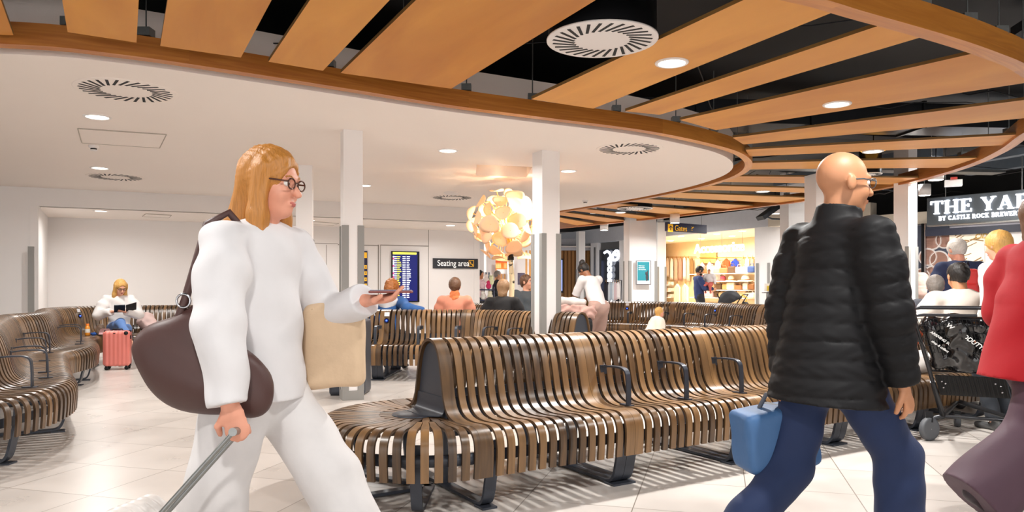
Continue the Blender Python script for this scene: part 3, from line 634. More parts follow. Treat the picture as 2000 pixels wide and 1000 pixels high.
        for d in range(3):
            u, v = (d+1) % 3, (d+2) % 3; a = [slice(1, n[i]-1) for i in range(3)]; a[d] = slice(0, n[d]-1); b = list(a); b[d] = slice(1, n[d])
            s0 = S[tuple(a)]; s1 = S[tuple(b)]; E = np.argwhere(s0 != s1)
            off = np.array([1, 1, 1]); off[d] = 0; E = E+off; st = S[E[:, 0], E[:, 1], E[:, 2]]
            def g(du, dv): q = E.copy(); q[:, u] -= du; q[:, v] -= dv; return idx[q[:, 0], q[:, 1], q[:, 2]]
            q = np.stack([g(1, 1), g(0, 1), g(0, 0), g(1, 0)], 1); q[~st] = q[~st][:, ::-1]; faces.append(q)
        return vs, np.concatenate(faces)
    def build(s, name, m, parent=None, smooth=0):
        vs, fs = s.mesh(); me = bpy.data.meshes.new(name); me.vertices.add(len(vs)); me.vertices.foreach_set('co', vs.astype(np.float32).ravel())
        me.loops.add(fs.size); me.loops.foreach_set('vertex_index', fs.astype(np.int32).ravel()); me.polygons.add(len(fs)); me.polygons.foreach_set('loop_start', np.arange(0, fs.size, 4, dtype=np.int32))
        me.polygons.foreach_set('use_smooth', np.ones(len(fs), bool)); me.materials.append(m); me.update(calc_edges=True); me.validate()
        o = bpy.data.objects.new(name, me); COL.objects.link(o)
        if parent is not None: o.parent = parent
        if smooth: q = o.modifiers.new('smooth', 'SMOOTH'); q.iterations = smooth; q.factor = .5
        return o
def vn(v): v = np.array(v, float); return v/(np.linalg.norm(v)+1e-9)
def ik(a, c, l1, l2, pole):
    a = np.array(a, float); c = np.array(c, float); d = c-a; D = np.linalg.norm(d)
    if D > (l1+l2)*.995: c = a+d/D*(l1+l2)*.995; d = c-a; D = np.linalg.norm(d)
    u = d/D; x = (l1*l1-l2*l2+D*D)/(2*D); h = math.sqrt(max(l1*l1-x*x, 0)); p = np.array(pole, float); p = p-u*(p@u); p = vn(p)
    return a+u*x+p*h, c
def folds(amp, f=30., seed=0.):
    def g(X, Y, Z, h):
        return amp*(np.sin(f*X+1.3*np.sin(f*.6*Z+seed)+seed)*np.sin(f*.55*Z+1.7*np.sin(f*.5*Y+seed)+2*seed)+.5*np.sin(f*1.7*Z+f*1.1*Y+2*np.sin(f*.7*X)+seed))
    return g
def rings(per, amp):
    def g(X, Y, Z, h): return -amp*(np.abs(np.sin(PI*h/per))**.6)+amp*.6+.0015*np.sin(90*X+5*np.sin(60*Z))*np.sin(80*Y)
    return g
def skin(tone): return mat('skin_'+tone, {'fair': '#e3a88c', 'pink': '#dd9a80', 'tan': '#c68a64', 'brown': '#9a6548'}[tone], .5, var=.06, scale=25)
def hairm(n): return mat('hair_'+n, {'blond': '#d2a158', 'honey': '#b87a36', 'brown': '#6a4a34', 'dark': '#1d1815', 'grey': '#8f8780', 'white': '#cfc8c0', 'ginger': '#a9662e', 'mousy': '#94714f', 'none': '#555555'}[n], .45, var=.35, scale=6, stretch=(30, 30, 2), bump=.4)
M_EYEW = mat('eye_white', '#e9e4df', .3); M_IRIS = mat('eye_iris', '#3a2a20', .3)
def person(label, loc, heading, H=1.7, pel=(0, 0, None), lean=0., side=0., twist=0., yaw=0., pitch=0., ank=None, toe=(0, 0), wr=None, hand=None, curl=(.5, .5), pole=None, kpole=None,
           tone='fair', hair='short', hcol='brown', top=None, bottom=None, shoe='#2a2626', res=.011, face=True, w=1., glasses=None, group=None, beard=None, collar=None, shin=None):
    t = thing('person', label, 'person', loc, math.radians(heading), group); g = H/1.72
    px, py, pz = pel; pz = pz if pz is not None else .515*H; P = np.array([px, py, pz])
    la, sa = math.radians(lean), math.radians(side); S = vn([math.sin(la), math.sin(sa), math.cos(la)*math.cos(sa)])
    tw = math.radians(twist); latp = np.array([0, 1., 0]); lat = vn(np.array([-math.sin(tw), math.cos(tw), 0])); lat = vn(lat-S*(lat@S)); fw = np.cross(lat, S)
    nb = P+S*.300*H; shc = P+S*.285*H; sh = [shc+lat*.103*H*w, shc-lat*.103*H*w]       # 0 = left, 1 = right
    hy, hp = math.radians(yaw), math.radians(pitch)
    hf = vn([math.cos(hy)*math.cos(hp), math.sin(hy)*math.cos(hp), -math.sin(hp)]); hl = vn(np.cross([0, 0, 1], hf)); hu = np.cross(hf, hl)
    hc = nb+S*.045*H*.6+hu*.078*H+hf*.018; HR = np.stack([hf, hl, hu], 1); HG = g
    def hd(x, y, z): return hc+(hf*x+hl*y+hu*z)*HG
    hip = [P+latp*.052*H*w, P-latp*.052*H*w]; U1, U2, A1, A2 = .245*H, .243*H, .172*H, .150*H
    ank = ank or [(px, .09, .045*H), (px, -.09, .045*H)]; wr = wr or [tuple(sh[0]+np.array([.03, .06, -.3*H])), tuple(sh[1]+np.array([.03, -.06, -.3*H]))]
    kn = [None, None]; an = [None, None]; el = [None, None]; wp = [None, None]
    for i in (0, 1):
        kn[i], an[i] = ik(hip[i], ank[i], U1, U2, (kpole[i] if kpole else (1, (.1, -.1)[i], .1)))
        el[i], wp[i] = ik(sh[i], wr[i], A1, A2, (pole[i] if pole else (-1, (.4, -.4)[i], -.3)))
    hand = hand or [None, None]; hdirs = []
    for i in (0, 1):
        dflt = vn(wp[i]-el[i]); nd = np.array([0, (-1, 1)[i], 0.])
        if hand[i] is not None: dd, nn = vn(hand[i][0]), np.array(hand[i][1], float)
        else: dd, nn = dflt, nd
        nn = vn(nn-dd*(nn@dd)); hdirs.append((dd, nn))
    # ---- body, one continuous surface
    b = Sculpt(res); sk = skin(tone)
    b.cone(P+S*.01, P+S*.10*H, .115*g*w, .105*g*w, .04, (fw, .75)).cone(P+S*.12*H, P+S*.24*H, .11*g*w, .13*g*w, .05, (fw, .68)).cone(sh[0], sh[1], .045*g, .045*g, .04)
    b.cone(nb-S*.02, hd(-.015, 0, -.05), .055*g, .05*g, .03)
    for i in (0, 1):
        b.cone(sh[i], el[i], .045*g*w, .036*g*w, .03).cone(el[i], wp[i], .037*g*w, .025*g, .02)
        b.cone(hip[i], kn[i], .078*g*w, .052*g*w, .04).cone(kn[i], an[i], .05*g*w, .033*g, .03).cone(kn[i]*.65+an[i]*.35+np.array([-.012, 0, 0]), kn[i]*.5+an[i]*.5, .048*g, .04*g, .03)
        ta = math.radians(toe[i]); td = np.array([math.cos(ta), 0, math.sin(ta)]); b.cone(an[i]+td*-.03-np.array([0, 0, .03]), an[i]+td*.15*g-np.array([0, 0, .05*g]), .034*g, .028*g, .02, ((0, 0, 1), .8))
        dd, nn = hdirs[i]; ss = np.cross(dd, nn)*(1, -1)[i]      # ss: thumb side
        W0 = wp[i]; c = curl[i]
        b.cone(W0, W0+dd*.03*g, .026*g, .03*g, .012, (nn, .6)).cone(W0+dd*.035*g+ss*.0, W0+dd*.085*g, .034*g, .037*g, .01, (nn, .38))
        for q, (o_, l_) in enumerate(((.029, .068), (.010, .078), (-.009, .072), (-.027, .056))):
            r0 = W0+dd*.09*g+ss*o_*g; d1 = vn(dd*math.cos(c)+nn*math.sin(c)); d2 = vn(dd*math.cos(2*c)+nn*math.sin(2*c)); r1 = r0+d1*l_*.5*g; fr = max(.0085*g, res*.95)
            b.cone(r0-dd*.012, r1, fr*1.1, fr, .004).cone(r1, r1+d2*l_*.5*g, fr, fr*.85, .003)
        th0 = W0+dd*.03*g+ss*.026*g; th1 = th0+vn(dd*.7+ss*.7+nn*.3)*.04*g; b.cone(th0, th1, .013*g, .011*g, .01).cone(th1, th1+vn(dd*.95+ss*.1+nn*(.3+.4*c))*.036*g, .011*g, .009*g, .005)
    b.ell(hd(-.008, 0, .030), np.array([.094, .074, .088])*HG, HR, .02).ell(hd(.026, 0, -.035), np.array([.062, .060, .08])*HG, HR, .03).cone(hd(.02, 0, -.06), hd(.062, 0, -.092), .046*HG, .026*HG, .025)
    if face:
        b.cone(hd(.086, 0, .0), hd(.108, 0, -.034), .009*HG, .0135*HG, .012).cone(hd(.08, -.034, .02), hd(.08, .034, .02), .012*HG, .012*HG, .015)
        b.ell(hd(.088, 0, -.068), np.array([.010, .024, .010])*HG, HR, .006)
        for sg in (-1, 1): b.ell(hd(.093, sg*.031, .0), np.array([.018, .017, .013])*HG, HR, .012, 's').ell(hd(.062, sg*.036, -.035), np.array([.022, .022, .026])*HG, HR, .02)
    for sg in (-1, 1): b.ell(hd(-.004, sg*.078, -.008), np.array([.019, .010, .031])*HG, HR, .006)
    b.build('body', sk, t)
    if face:
        for sg in (-1, 1):
            e = MB(); c = hd(.076, sg*.031, .001); e.lathe(c, [(.0125*HG*math.sin(PI*k/8), -.0125*HG*math.cos(PI*k/8)) for k in range(9)], 12)
            R = Vector(hf).to_track_quat('Z', 'Y').to_matrix(); e.lathe(c, [(.0065*HG, .0108*HG), (.005*HG, .0122*HG), (0, .0130*HG)], 10, mi=1, M=R)
            e.build('eye', [M_EYEW, M_IRIS], t, world=False)
        m_ = Sculpt(.004); m_.ell(hd(.0915, 0, -.0645), np.array([.008, .021, .0045])*HG, HR, .002).ell(hd(.0905, 0, -.0725), np.array([.008, .018, .005])*HG, HR, .002); m_.build('lips', mat('lips_rose', '#b8635a', .45), t)
    # ---- hair
    hr = max(res*.8, .006); h = Sculpt(hr); hm = hairm(hcol); sd = lambda X, Y, Z, q: .0035*np.sin(140*X+60*Y+9*np.sin(22*Z))*np.sin(120*Y+5*np.sin(30*Z))
    facecut = lambda: h.ell(hd(.098, 0, -.035), np.array([.07, .074, .10])*HG, HR, .015, 's')
    if hair in ('short', 'crop', 'balding'):
        th = {'short': .016, 'crop': .008, 'balding': .008}[hair]
        h.ell(hd(-.014, 0, .028), np.array([.096+th, .076+th, .092+th])*HG, HR, .01, disp=sd).cone(hd(-.07, 0, -.02), hd(-.06, 0, -.06), .045*HG, .035*HG, .02, disp=sd); facecut()
        h.ell(hd(.01, 0, -.13), np.array([.12, .12, .075])*HG, HR, .01, 's')
        for sg in (-1, 1): h.ell(hd(.0, sg*.09, -.01), np.array([.022, .02, .034])*HG, HR, .006, 's')
        if hair == 'balding': h.ell(hd(.012, 0, .12), np.array([.09, .055, .06])*HG, HR, .01, 's')
        if hcol != 'none': h.build('hair', hm, t)
    elif hair == 'none': pass
    elif hair in ('curly', 'bob'):
        if hair == 'curly':
            cd_ = lambda X, Y, Z, q: .009*np.sin(75*X+3*np.sin(40*Z))*np.sin(70*Y+1)*np.sin(80*Z+2)
            h.ell(hd(-.018, 0, .03), np.array([.115, .10, .11])*HG, HR, .02, disp=cd_).ell(hd(-.06, 0, -.04), np.array([.07, .085, .06])*HG, HR, .03, disp=cd_)
        else:
            h.ell(hd(-.016, 0, .03), np.array([.108, .094, .103])*HG, HR, .02, disp=sd).cone(hd(-.045, 0, 0), hd(-.055, 0, -.10), .085*HG, .07*HG, .03, (hf, .75), disp=sd)
        facecut(); h.build('hair', hm, t)
    elif hair == 'bun':
        h.ell(hd(-.014, 0, .03), np.array([.104, .084, .098])*HG, HR, .01, disp=sd); facecut(); h.ell(hd(.01, 0, -.13), np.array([.12, .12, .08])*HG, HR, .01, 's'); h.ell(hd(-.06, 0, .13), np.array([.05, .05, .04])*HG, HR, .02, disp=sd); h.build('hair', hm, t)
    elif hair == 'long':
        h.ell(hd(-.014, 0, .032), np.array([.108, .088, .102])*HG, HR, .02, disp=sd)
        sd2 = lambda X, Y, Z, q: .005*np.sin(95*X+40*Y+3*np.sin(14*Z))*np.sin(85*Y+30*X+2*np.sin(11*Z))
        h.cone(hd(-.05, 0, .0), hd(-.095, 0, -.19), .082*HG, .07*HG, .04, (hf, .7), disp=sd2).cone(hd(-.095, 0, -.18), hd(-.14, 0, -.36), .075*HG, .035*HG, .04, (hf, .6), disp=sd2)
        h.cone(hd(-.06, .0, -.1), hd(-.19, .0, -.30), .065*HG, .03*HG, .04, (hl, .8), disp=sd2)
        for sg in (-1, 1):
            h.cone(hd(.005, sg*.072, .04), hd(.01, sg*.078, -.12), .03*HG, .034*HG, .02, disp=sd2).cone(hd(.01, sg*.078, -.12), hd(.03, sg*.085, -.30), .034*HG, .018*HG, .02, disp=sd2)
        h.ell(hd(.10, 0, -.04), np.array([.085, .058, .10])*HG, HR, .012, 's'); h.build('hair', hm, t)
    if face and hair != 'none':
        for sg in (-1, 1): MB().tube([hd(.090, sg*.016, .022), hd(.090, sg*.03, .027), hd(.082, sg*.047, .022)], .0035*HG, 6).build('eyebrow', hm, t, world=False)
    if beard:
        q = Sculpt(hr); q.ell(hd(.035, 0, -.07), np.array([.062, .064, .052])*HG, HR, .02).ell(hd(.08, 0, -.02), np.array([.06, .055, .038])*HG, HR, .01, 's').ell(hd(-.04, 0, -.03), np.array([.06, .09, .1])*HG, HR, .01, 's'); q.build('beard', hairm(beard), t)
    if glasses:
        e = MB()
        for sg in (-1, 1):
            e.tube([hd(.099, sg*.034+.024*math.cos(a), .0+.018*math.sin(a)) for a in np.linspace(0, 2*PI, 17)[:-1]], .0028, 6, closed=True)
            e.tube([hd(.097, sg*.058, .006), hd(.04, sg*.078, .008), hd(-.01, sg*.084, .002)], .003, 6)
        e.tube([hd(.1, -.012, .004), hd(.103, 0, .007), hd(.1, .012, .004)], .002, 6); e.build('glasses', mat('glasses_'+glasses.strip('#'), glasses, .25, metal=.6), t, world=False)
    # ---- clothes
    if bottom:
        c = Sculpt(max(res, .008)); bt = bottom; fd = folds(bt.get('fold', .004), bt.get('ff', 26.), 1.)
        r0, r1, r2 = [x*g for x in bt.get('r', (.098, .07, .058))]
        c.cone(P-S*.02, P+S*.085*H, .135*g*w, .125*g*w, .04, (fw, .78), cut='b')
        for i in (0, 1):
            c.cone(hip[i], kn[i], r0*w, r1*w, .05, disp=fd); e_ = an[i]+vn(an[i]-kn[i])*bt.get('ext', -.01); c.cone(kn[i], e_, r1*w, r2, .03, disp=fd, cut='b')
        if bt.get('skirt'):
            for z_ in (0,): c.cone(P, (kn[0]+kn[1])/2, .13*g, .2*g, .05, disp=fd)
        c.build(bt.get('name', 'trousers'), mat('cloth_'+bt['c'].strip('#'), bt['c'], bt.get('rough', .8), var=.08, scale=14, bump=.15, sheen=.04), t)
    if shoe:
        for i in (0, 1):
            c = Sculpt(max(res, .008))
            ta = math.radians(toe[i]); td = np.array([math.cos(ta), 0, math.sin(ta)]); up = np.array([-math.sin(ta), 0, math.cos(ta)]); z0 = an[i]
            c.cone(z0-td*.035-up*.04*g, z0+td*.15*g-up*.05*g, .04*g, .033*g, .02, ((0, 0, 1), .85)).cone(z0-td*.02, z0-td*.02-up*.03, .042*g, .045*g, .02)
            c.build('shoe', mat('shoe_'+shoe.strip('#'), shoe, .5), t)
    if top:
        c = Sculpt(max(res, .007)); e_ = top.get('e', .018); fd = folds(top.get('fold', .0035), top.get('ff', 24.), 2.); hem = top.get('hem', .0); puf = top.get('puff')
        dz = (lambda X, Y, Z, hh: -.009*(np.abs(np.sin(PI*(Z+.012*np.sin(7*X+5*Y))/.07))**.5)+.006+.002*np.sin(60*X+4*np.sin(50*Z))*np.sin(55*Y)) if puf else fd
        c.cone(P-S*(.0+hem)*1., P+S*.13*H, .128*g*w+e_+top.get('hemr', 0), .118*g*w+e_, .05, (fw, .8+min(.15, hem)), cut='a', disp=dz)
        c.cone(P+S*.12*H, P+S*.235*H, .118*g*w+e_, .138*g*w+e_*.6, .05, (fw, .72), disp=dz).cone(sh[0]-S*.008, sh[1]-S*.008, .05*g+e_*.35, .05*g+e_*.35, .05, disp=dz)
        sl = top.get('sleeve', 1.); dd_ = rings(.068, .008) if puf else fd; sr = top.get('sr', 1.)
        for i in (0, 1):
            if sl >= .99:
                c.cone(sh[i]-S*.012, sh[i]*.6+el[i]*.4, (.046*g+e_*.45)*w, (.046*g+e_*.75)*sr*w, .04, disp=dd_); c.cone(sh[i]*.6+el[i]*.4, el[i], (.046*g+e_*.75)*sr*w, (.042*g+e_*.8)*sr*w, .03, disp=dd_); q = el[i]+(wp[i]-el[i])*(1.0 if sl == 1. else sl-.0)
                c.cone(el[i], el[i]+(wp[i]-el[i])*min(1., sl), (.042*g+e_*.8)*sr*w, (.030*g+e_*.6)*sr, .02, disp=dd_, cut='b')
            else: c.cone(sh[i], sh[i]+(el[i]-sh[i])*sl*1.3, (.054*g+e_)*sr*w, (.05*g+e_)*sr*w, .03, disp=fd, cut='b')
        if collar: c.cone(nb-S*.01, nb+S*collar*1.+fw*.01, .066*g+e_*.6, .068*g+e_*.3, .02, cut='b')
        if collar: c.cone(nb+S*(collar-.03)+fw*.01, nb+S*(collar+.06)+fw*.015, .058*g+e_*.2, .06*g+e_*.2, .003, op='s', cut='a')
        c.cone(nb+S*.0, hd(-.015, 0, -.05), .048*g, .05*g, .005, op='s')
        c.build(top.get('name', 'shirt'), mat('cloth_'+top['c'].strip('#')+('p' if puf else ''), top['c'], top.get('rough', .8), var=.06, scale=12, bump=.15, sheen=.0 if puf else .04, spec=.25 if puf else .4), t)
    t['_dbg'] = 1; del t['_dbg']
    J = dict(P=P, S=S, sh=sh, el=el, wr=wp, kn=kn, an=an, hd=hd, nb=nb, fw=fw, lat=lat, hand=hdirs, hf=hf)
    M_ = Matrix.Translation(Vector(loc)) @ Matrix.Rotation(math.radians(heading), 4, 'Z')
    J['w'] = lambda p: M_ @ Vector([float(x) for x in p])
    return t, J
# ================================================================ THE PEOPLE
# woman walking right, near the camera
WW, JW = person('woman walking right with long honey-blond hair, loose white shirt and white wide trousers', (-.90, 2.56, 0), -8, H=1.715, pel=(0, 0, .87), lean=3, twist=-14, yaw=-4, pitch=6,
    ank=[(.42, .08, .12), (-.36, -.09, .14)], toe=(14, -32), wr=[(.36, .12, 1.15), (.08, -.31, .84)], hand=[((1, -.1, .1), (0, -.3, 1)), ((.25, .1, -1), (-.4, 1, 0))], curl=(.35, 1.1), pole=[(-.3, .6, -1), (-.35, -1, -.1)],
    tone='pink', hair='long', hcol='honey', glasses='#5a3a30', top=dict(c='#d9d6d7', e=.045, hem=.05, hemr=.015, fold=.007, ff=20, sr=1.02, name='shirt'), bottom=dict(c='#d4d0cf', r=(.115, .105, .125), fold=.006, ff=16, ext=.03), shoe='#d8d2cb', res=.0075)
tg = JW['w']
# bag on her shoulder
bagm = mat('brown_leather', '#4a2f2b', .5, var=.12, scale=9, bump=.25)
bg = thing('shoulder_bag', 'big slouchy dark brown leather bag hanging behind the walking woman', 'bag', (-.97, 2.36, .955)); B_ = Sculpt(.009); fdb = folds(.011, 17, 3.)
B_.cone((-.15, 0, .02), (.12, 0, -.10), .095, .075, .06, ((0, 1, 0), .7), disp=fdb).ell((.0, 0, -.05), (.17, .075, .12), k=.05, disp=fdb).cone((-.08, 0, .03), (-.02, 0, .19), .10, .04, .06, ((0, 1, 0), .7), disp=fdb)
B_.build('bag_body', bagm, bg)
st = MB(); s0 = tg(JW['sh'][1]+np.array([0, .03, .085])); loc0 = Vector(bg.location); S0 = s0-loc0
st.tube([(-.13, 0, .08), (-.08, -.01, .2), (S0.x-.10, S0.y-.03, S0.z-.18), (S0.x-.06, S0.y-.03, S0.z-.04), (S0.x, S0.y, S0.z+.0), (S0.x+.06, S0.y+.03, S0.z-.08), (.06, .06, .22), (.04, .03, .08)], .014, 8)
st.build('strap', bagm, bg, world=False)
bu = MB().tube([(-.08+.022*math.cos(a), -.02, .2+.022*math.sin(a)) for a in np.linspace(0, 2*PI, 17)[:-1]], .004, 6, closed=True); bu.build('buckle', M_CHROME, bg, world=False)
ph = tg(JW['wr'][0]+JW['hand'][0][0]*.10+np.array([0, 0, .022])); p_ = thing('smartphone', 'dark red cased smartphone held out by the walking woman', 'phone', ph)
MB().box((0, 0, 0), (.15, .075, .009), .05).build('case', mat('phone_case', '#7c3a34', .4), p_, world=False, bevel=.003); MB().box((0, 0, .006), (.14, .067, .002), .05).build('screen', mat('phone_glass', '#101218', .1, emit='#8fa0c0', es=.4), p_, world=False)
tb = thing('tote_bag', 'beige canvas tote bag hanging from the walking woman\'s forearm', 'bag', (-.66, 2.72, 1.0)); B_ = Sculpt(.009)
B_.bx((0, 0, -.02), (.115, .05, .155), .035, k=.03, disp=folds(.006, 18, 1.)); B_.build('bag_body', mat('beige_canvas', '#cfb394', .85, var=.06, bump=.2, scale=30), tb)
wq = tg(JW['el'][0]*.4+JW['wr'][0]*.6)-Vector(tb.location); hd_ = MB(); [hd_.tube([(-.07, o, .12), (-.05, o, wq.z-.03), (wq.x*.5, (o+wq.y)*.5, wq.z+.03), (.05, o, wq.z-.03), (.07, o, .12)], .008, 6) for o in (-.04, .04)]; hd_.build('handle', mat('beige_canvas', '#cfb394'), tb, world=False)
# her trolley suitcase: handle in frame, case below and behind
h0 = tg(JW['wr'][1]+JW['hand'][1][0]*.085); sc = thing('trolley_suitcase', 'pale suitcase pulled behind the walking woman by a long grey handle', 'suitcase', (h0.x-.56, h0.y-.14, 0)); L0 = Vector(sc.location)
Hh = Vector((h0.x, h0.y, h0.z))-L0; ax_ = Vector((Hh.x, Hh.y, Hh.z-.10)).normalized(); R_ = Matrix([ax_.cross(Vector((0, 1, 0))).normalized(), (0, 1, 0), ax_]).transposed(); R_.col[1] = ax_.cross(R_.col[0]).normalized()
g_ = MB(); sd_ = R_.col[1]*.05; fr_ = Vector((0, 0, .10))
for q in (-1, 1): g_.tube([fr_+ax_*.40+sd_*q, Hh+sd_*q*.9], .007, 8)
g_.tube([Hh-sd_*1.1, Hh+sd_*1.1], .013, 10); g_.build('pull_handle', M_GALV, sc, world=False)
B_ = Sculpt(.012); B_.bx(fr_+ax_*.27, (.11, .19, .27), .05, R=np.array(R_), disp=lambda X, Y, Z, q: .003*np.sin(110*Y)); B_.build('shell', mat('pale_shell', '#d6d0cb', .35), sc)
wh = MB(); [wh.lathe((.02+R_.col[1].x*q, R_.col[1].y*q, .035), [(0, -.012), (.034, -.012), (.034, .012), (0, .012)], 16, M=Matrix.Rotation(PI/2, 3, 'X')) for q in (-.13, .13)]; wh.build('wheel', M_DARK, sc, world=False)

# man walking right in black puffer jacket
MM, JM = person('bald man with glasses walking right in a black quilted puffer jacket and blue jeans', (1.265, 2.93, 0), 16, H=1.80, pel=(0, 0, .89), lean=4, twist=4, yaw=-14, pitch=3,
    ank=[(-.42, .08, .16), (.28, -.08, .09)], toe=(-38, 10), wr=[(-.10, .14, .82), (.17, -.22, .77)], hand=[None, ((.45, .1, -1), (-.5, .9, 0))], curl=(1.2, .55), pole=[(-.4, 1, 0), (-.8, -.8, -.2)],
    tone='tan', hair='none', hcol='none', glasses='#77797c', top=dict(c='#121113', e=.048, hem=.15, hemr=.045, puff=True, rough=.62, name='puffer_jacket', sr=1.0), bottom=dict(c='#11244a', r=(.09, .082, .085), fold=.006, ff=22, ext=.0), shoe='#2b2624', collar=.09, w=1.03, res=.0075)
hq = JM['w'](JM['wr'][0]+JM['hand'][0][0]*.09); cb = thing('cool_bag', 'square light blue cool bag with a grey strap swinging behind the bald man', 'bag', (1.10, 3.08, .57)); B_ = Sculpt(.009)
Rb = np.array(Matrix.Rotation(-.12, 3, 'Y') @ Matrix.Rotation(.15, 3, 'Z')); B_.bx((0, 0, 0), (.155, .10, .125), .03, R=Rb, disp=folds(.004, 22, 1.)); B_.build('bag_body', mat('blue_nylon', '#3d6492', .6, var=.1, scale=10, bump=.3), cb)
MB().box((.03, 0, 0), (.028, .212, .262), R=Matrix(Rb.tolist())).build('strap', mat('grey_webbing', '#5d6068', .7), cb, world=False)
hv = hq-Vector(cb.location); MB().tube([(-.06, 0, .12), (-.04, hv.y*.4, .18), (hv.x, hv.y, hv.z), (.06, hv.y*.4, .18), (.09, 0, .12)], .01, 8).build('handle', mat('grey_webbing', '#5d6068'), cb, world=False)

# woman in red coat
person('woman in a bright red coat and flowing plum trousers at the right edge', (2.72, 3.82, 0), 4, H=1.72, pel=(0, 0, .87), lean=5, ank=[(.25, .09, .09), (-.36, -.10, .17)], toe=(8, -35), wr=[(.25, .25, .9), (.06, -.30, .98)], pole=[(-1, .4, -.4), (-1, -.5, -.2)],
    tone='fair', hair='bob', hcol='brown', top=dict(c='#a20012', e=.06, hem=.16, hemr=.05, fold=.006, ff=14, rough=.75, name='coat', sr=1.15), bottom=dict(c='#49303d', r=(.12, .13, .17), fold=.012, ff=15, ext=.06, rough=.7), shoe='#2c2028', collar=.05, w=1.1, res=.009)

SIT = lambda H: dict(pel=(0, 0, .535))
def seated(label, x, y, heading, H=1.68, lean=8, legs=.42, **k):
    ank = k.pop('ank', [(.46, .13, .08), (.46, -.13, .08)]); kp = k.pop('kpole', [(.3, .1, 1), (.3, -.1, 1)]); wr = k.pop('wr', [(.30, .12, .66), (.30, -.12, .66)])
    return person(label, (x, y, 0), heading, H=H, pel=(0, 0, .54), lean=lean, ank=ank, kpole=kp, wr=wr, pole=[(-.6, .8, -.4), (-.6, -.8, -.4)], **k)
# reading woman
RW, JR = seated('woman in white blouse and blue jeans sitting cross-legged reading a tablet', -6.13, 11.42, -62, H=1.66, lean=4, ank=[(.42, .02, .09), (.62, .16, .36)], wr=[(.33, .09, .82), (.30, -.10, .82)], hand=[((.3, -.8, .1), (-.2, 0, 1)), ((.3, .8, .1), (-.2, 0, 1))], curl=(.5, .5), yaw=18, pitch=24,
    tone='fair', hair='long', hcol='blond', glasses='#3a2a28', top=dict(c='#e0dcda', e=.03, fold=.006, sr=1.25, hem=.0), bottom=dict(c='#5f83bd', r=(.1, .07, .055), ext=-.09), shoe=None, res=.009)
# people seated with backs to the camera on the second bench
HP, JH = seated('person in a blue hoodie with white hood and curly ginger hair seen from behind', -1.76, 10.32, 84, H=1.66, lean=12, yaw=-22, pitch=22, wr=[(.25, .2, .7), (.0, -.52, .86)], tone='fair', hair='curly', hcol='ginger', top=dict(c='#2f5a94', e=.04, fold=.005, name='hoodie'), bottom=dict(c='#2a3140'), res=.011)
q_ = Sculpt(.009); nb_ = JH['nb']; q_.ell(nb_+np.array([-.10, 0, -.03]), (.055, .15, .10), disp=folds(.007, 22)).cone(nb_+np.array([-.10, 0, -.08]), nb_+np.array([-.13, 0, -.17]), .09, .04, .05, ((1, 0, 0), .5)).ell(nb_+np.array([-.01, 0, .02]), (.09, .115, .045), k=.03)
q_.build('hood', mat('cloth_white_hood', '#e6e3e4', .85, var=.04), HP)
PP, JP = seated('person with short brown hair in a salmon pink top seen from behind', -.815, 10.34, 88, H=1.66, lean=5, pitch=8, hair='short', hcol='brown', top=dict(c='#d98d72', e=.035, fold=.004), bottom=dict(c='#3a3c48'), w=1.06)
q_ = Sculpt(.009); nb_ = JP['nb']; q_.cone(nb_+np.array([-.02, 0, -.01]), nb_+np.array([0, 0, .055]), .085, .07, .02, disp=folds(.006, 40)); q_.build('scarf', mat('orange_scarf', '#e2703c', .8, var=.7, scale=30), PP)
seated('person with light brown bobbed hair in a black top seen from behind', -.15, 10.15, 80, H=1.64, lean=14, pitch=10, hair='bob', hcol='mousy', top=dict(c='#191617', e=.04), bottom=dict(c='#23242a'), w=1.08)
seated('man in a dark grey T-shirt sitting behind the tree trunk, facing the camera', .27, 12.16, -58, H=1.82, lean=-6, yaw=28, pitch=-4, hair='crop', hcol='brown', top=dict(c='#4b5258', e=.03, sleeve=.6), bottom=dict(c='#30333c'), w=1.1)
seated('dark haired person sitting half hidden behind the left column', -3.12, 12.2, -20, H=1.6, lean=6, hair='bun', hcol='dark', top=dict(c='#333945', e=.03), bottom=dict(c='#23242a'))
person('woman in white T-shirt and dusty pink trousers bending over luggage', (1.36, 11.85, 0), 128, H=1.7, lean=24, pitch=40, yaw=12, pel=(-.06, 0, .87), ank=[(.06, .1, .08), (-.1, -.1, .08)], wr=[(.42, .2, .84), (.46, -.06, .86)], hair='bun', hcol='dark', tone='brown',
    top=dict(c='#e2dedd', e=.022, sleeve=.75, hem=.0, sr=.9), bottom=dict(c='#b29388', r=(.11, .095, .09), fold=.006), w=1.05, shoe='#d9d4d0')
# shop front people
person('bearded man in a navy top cradling a small child outside the bright shop', (5.22, 20.4, 0), 5, H=1.80, lean=-5, pitch=20, yaw=-10, wr=[(.30, .02, 1.28), (.34, -.12, 1.14)], hair='short', hcol='dark', beard='dark', tone='tan', top=dict(c='#2b3862', e=.03, hem=.05), bottom=dict(c='#1d1d22'), res=.013)
person('small dark haired child in a pale top carried by the bearded man', (5.47, 20.32, .92), -120, H=.85, pel=(0, 0, .36), lean=0, pitch=0, ank=[(.12, .07, .14), (.12, -.07, .14)], hair='crop', hcol='dark', tone='tan', top=dict(c='#cfc6c4', e=.02), bottom=dict(c='#c05a50'), res=.009, w=1.25, face=False, shoe='#c05a50')
person('toddler with blond hair in a cream dress running behind the front bench', (1.93, 10.2, 0), 10, H=.96, lean=22, pel=(0, 0, .48), ank=[(.16, .05, .06), (-.22, -.05, .12)], toe=(5, -40), hair='bob', hcol='blond', tone='pink', top=dict(c='#e6dccb', e=.035, hem=.1, hemr=.06, name='dress'), bottom=dict(c='#e6dccb'), res=.009, w=1.2, face=False)
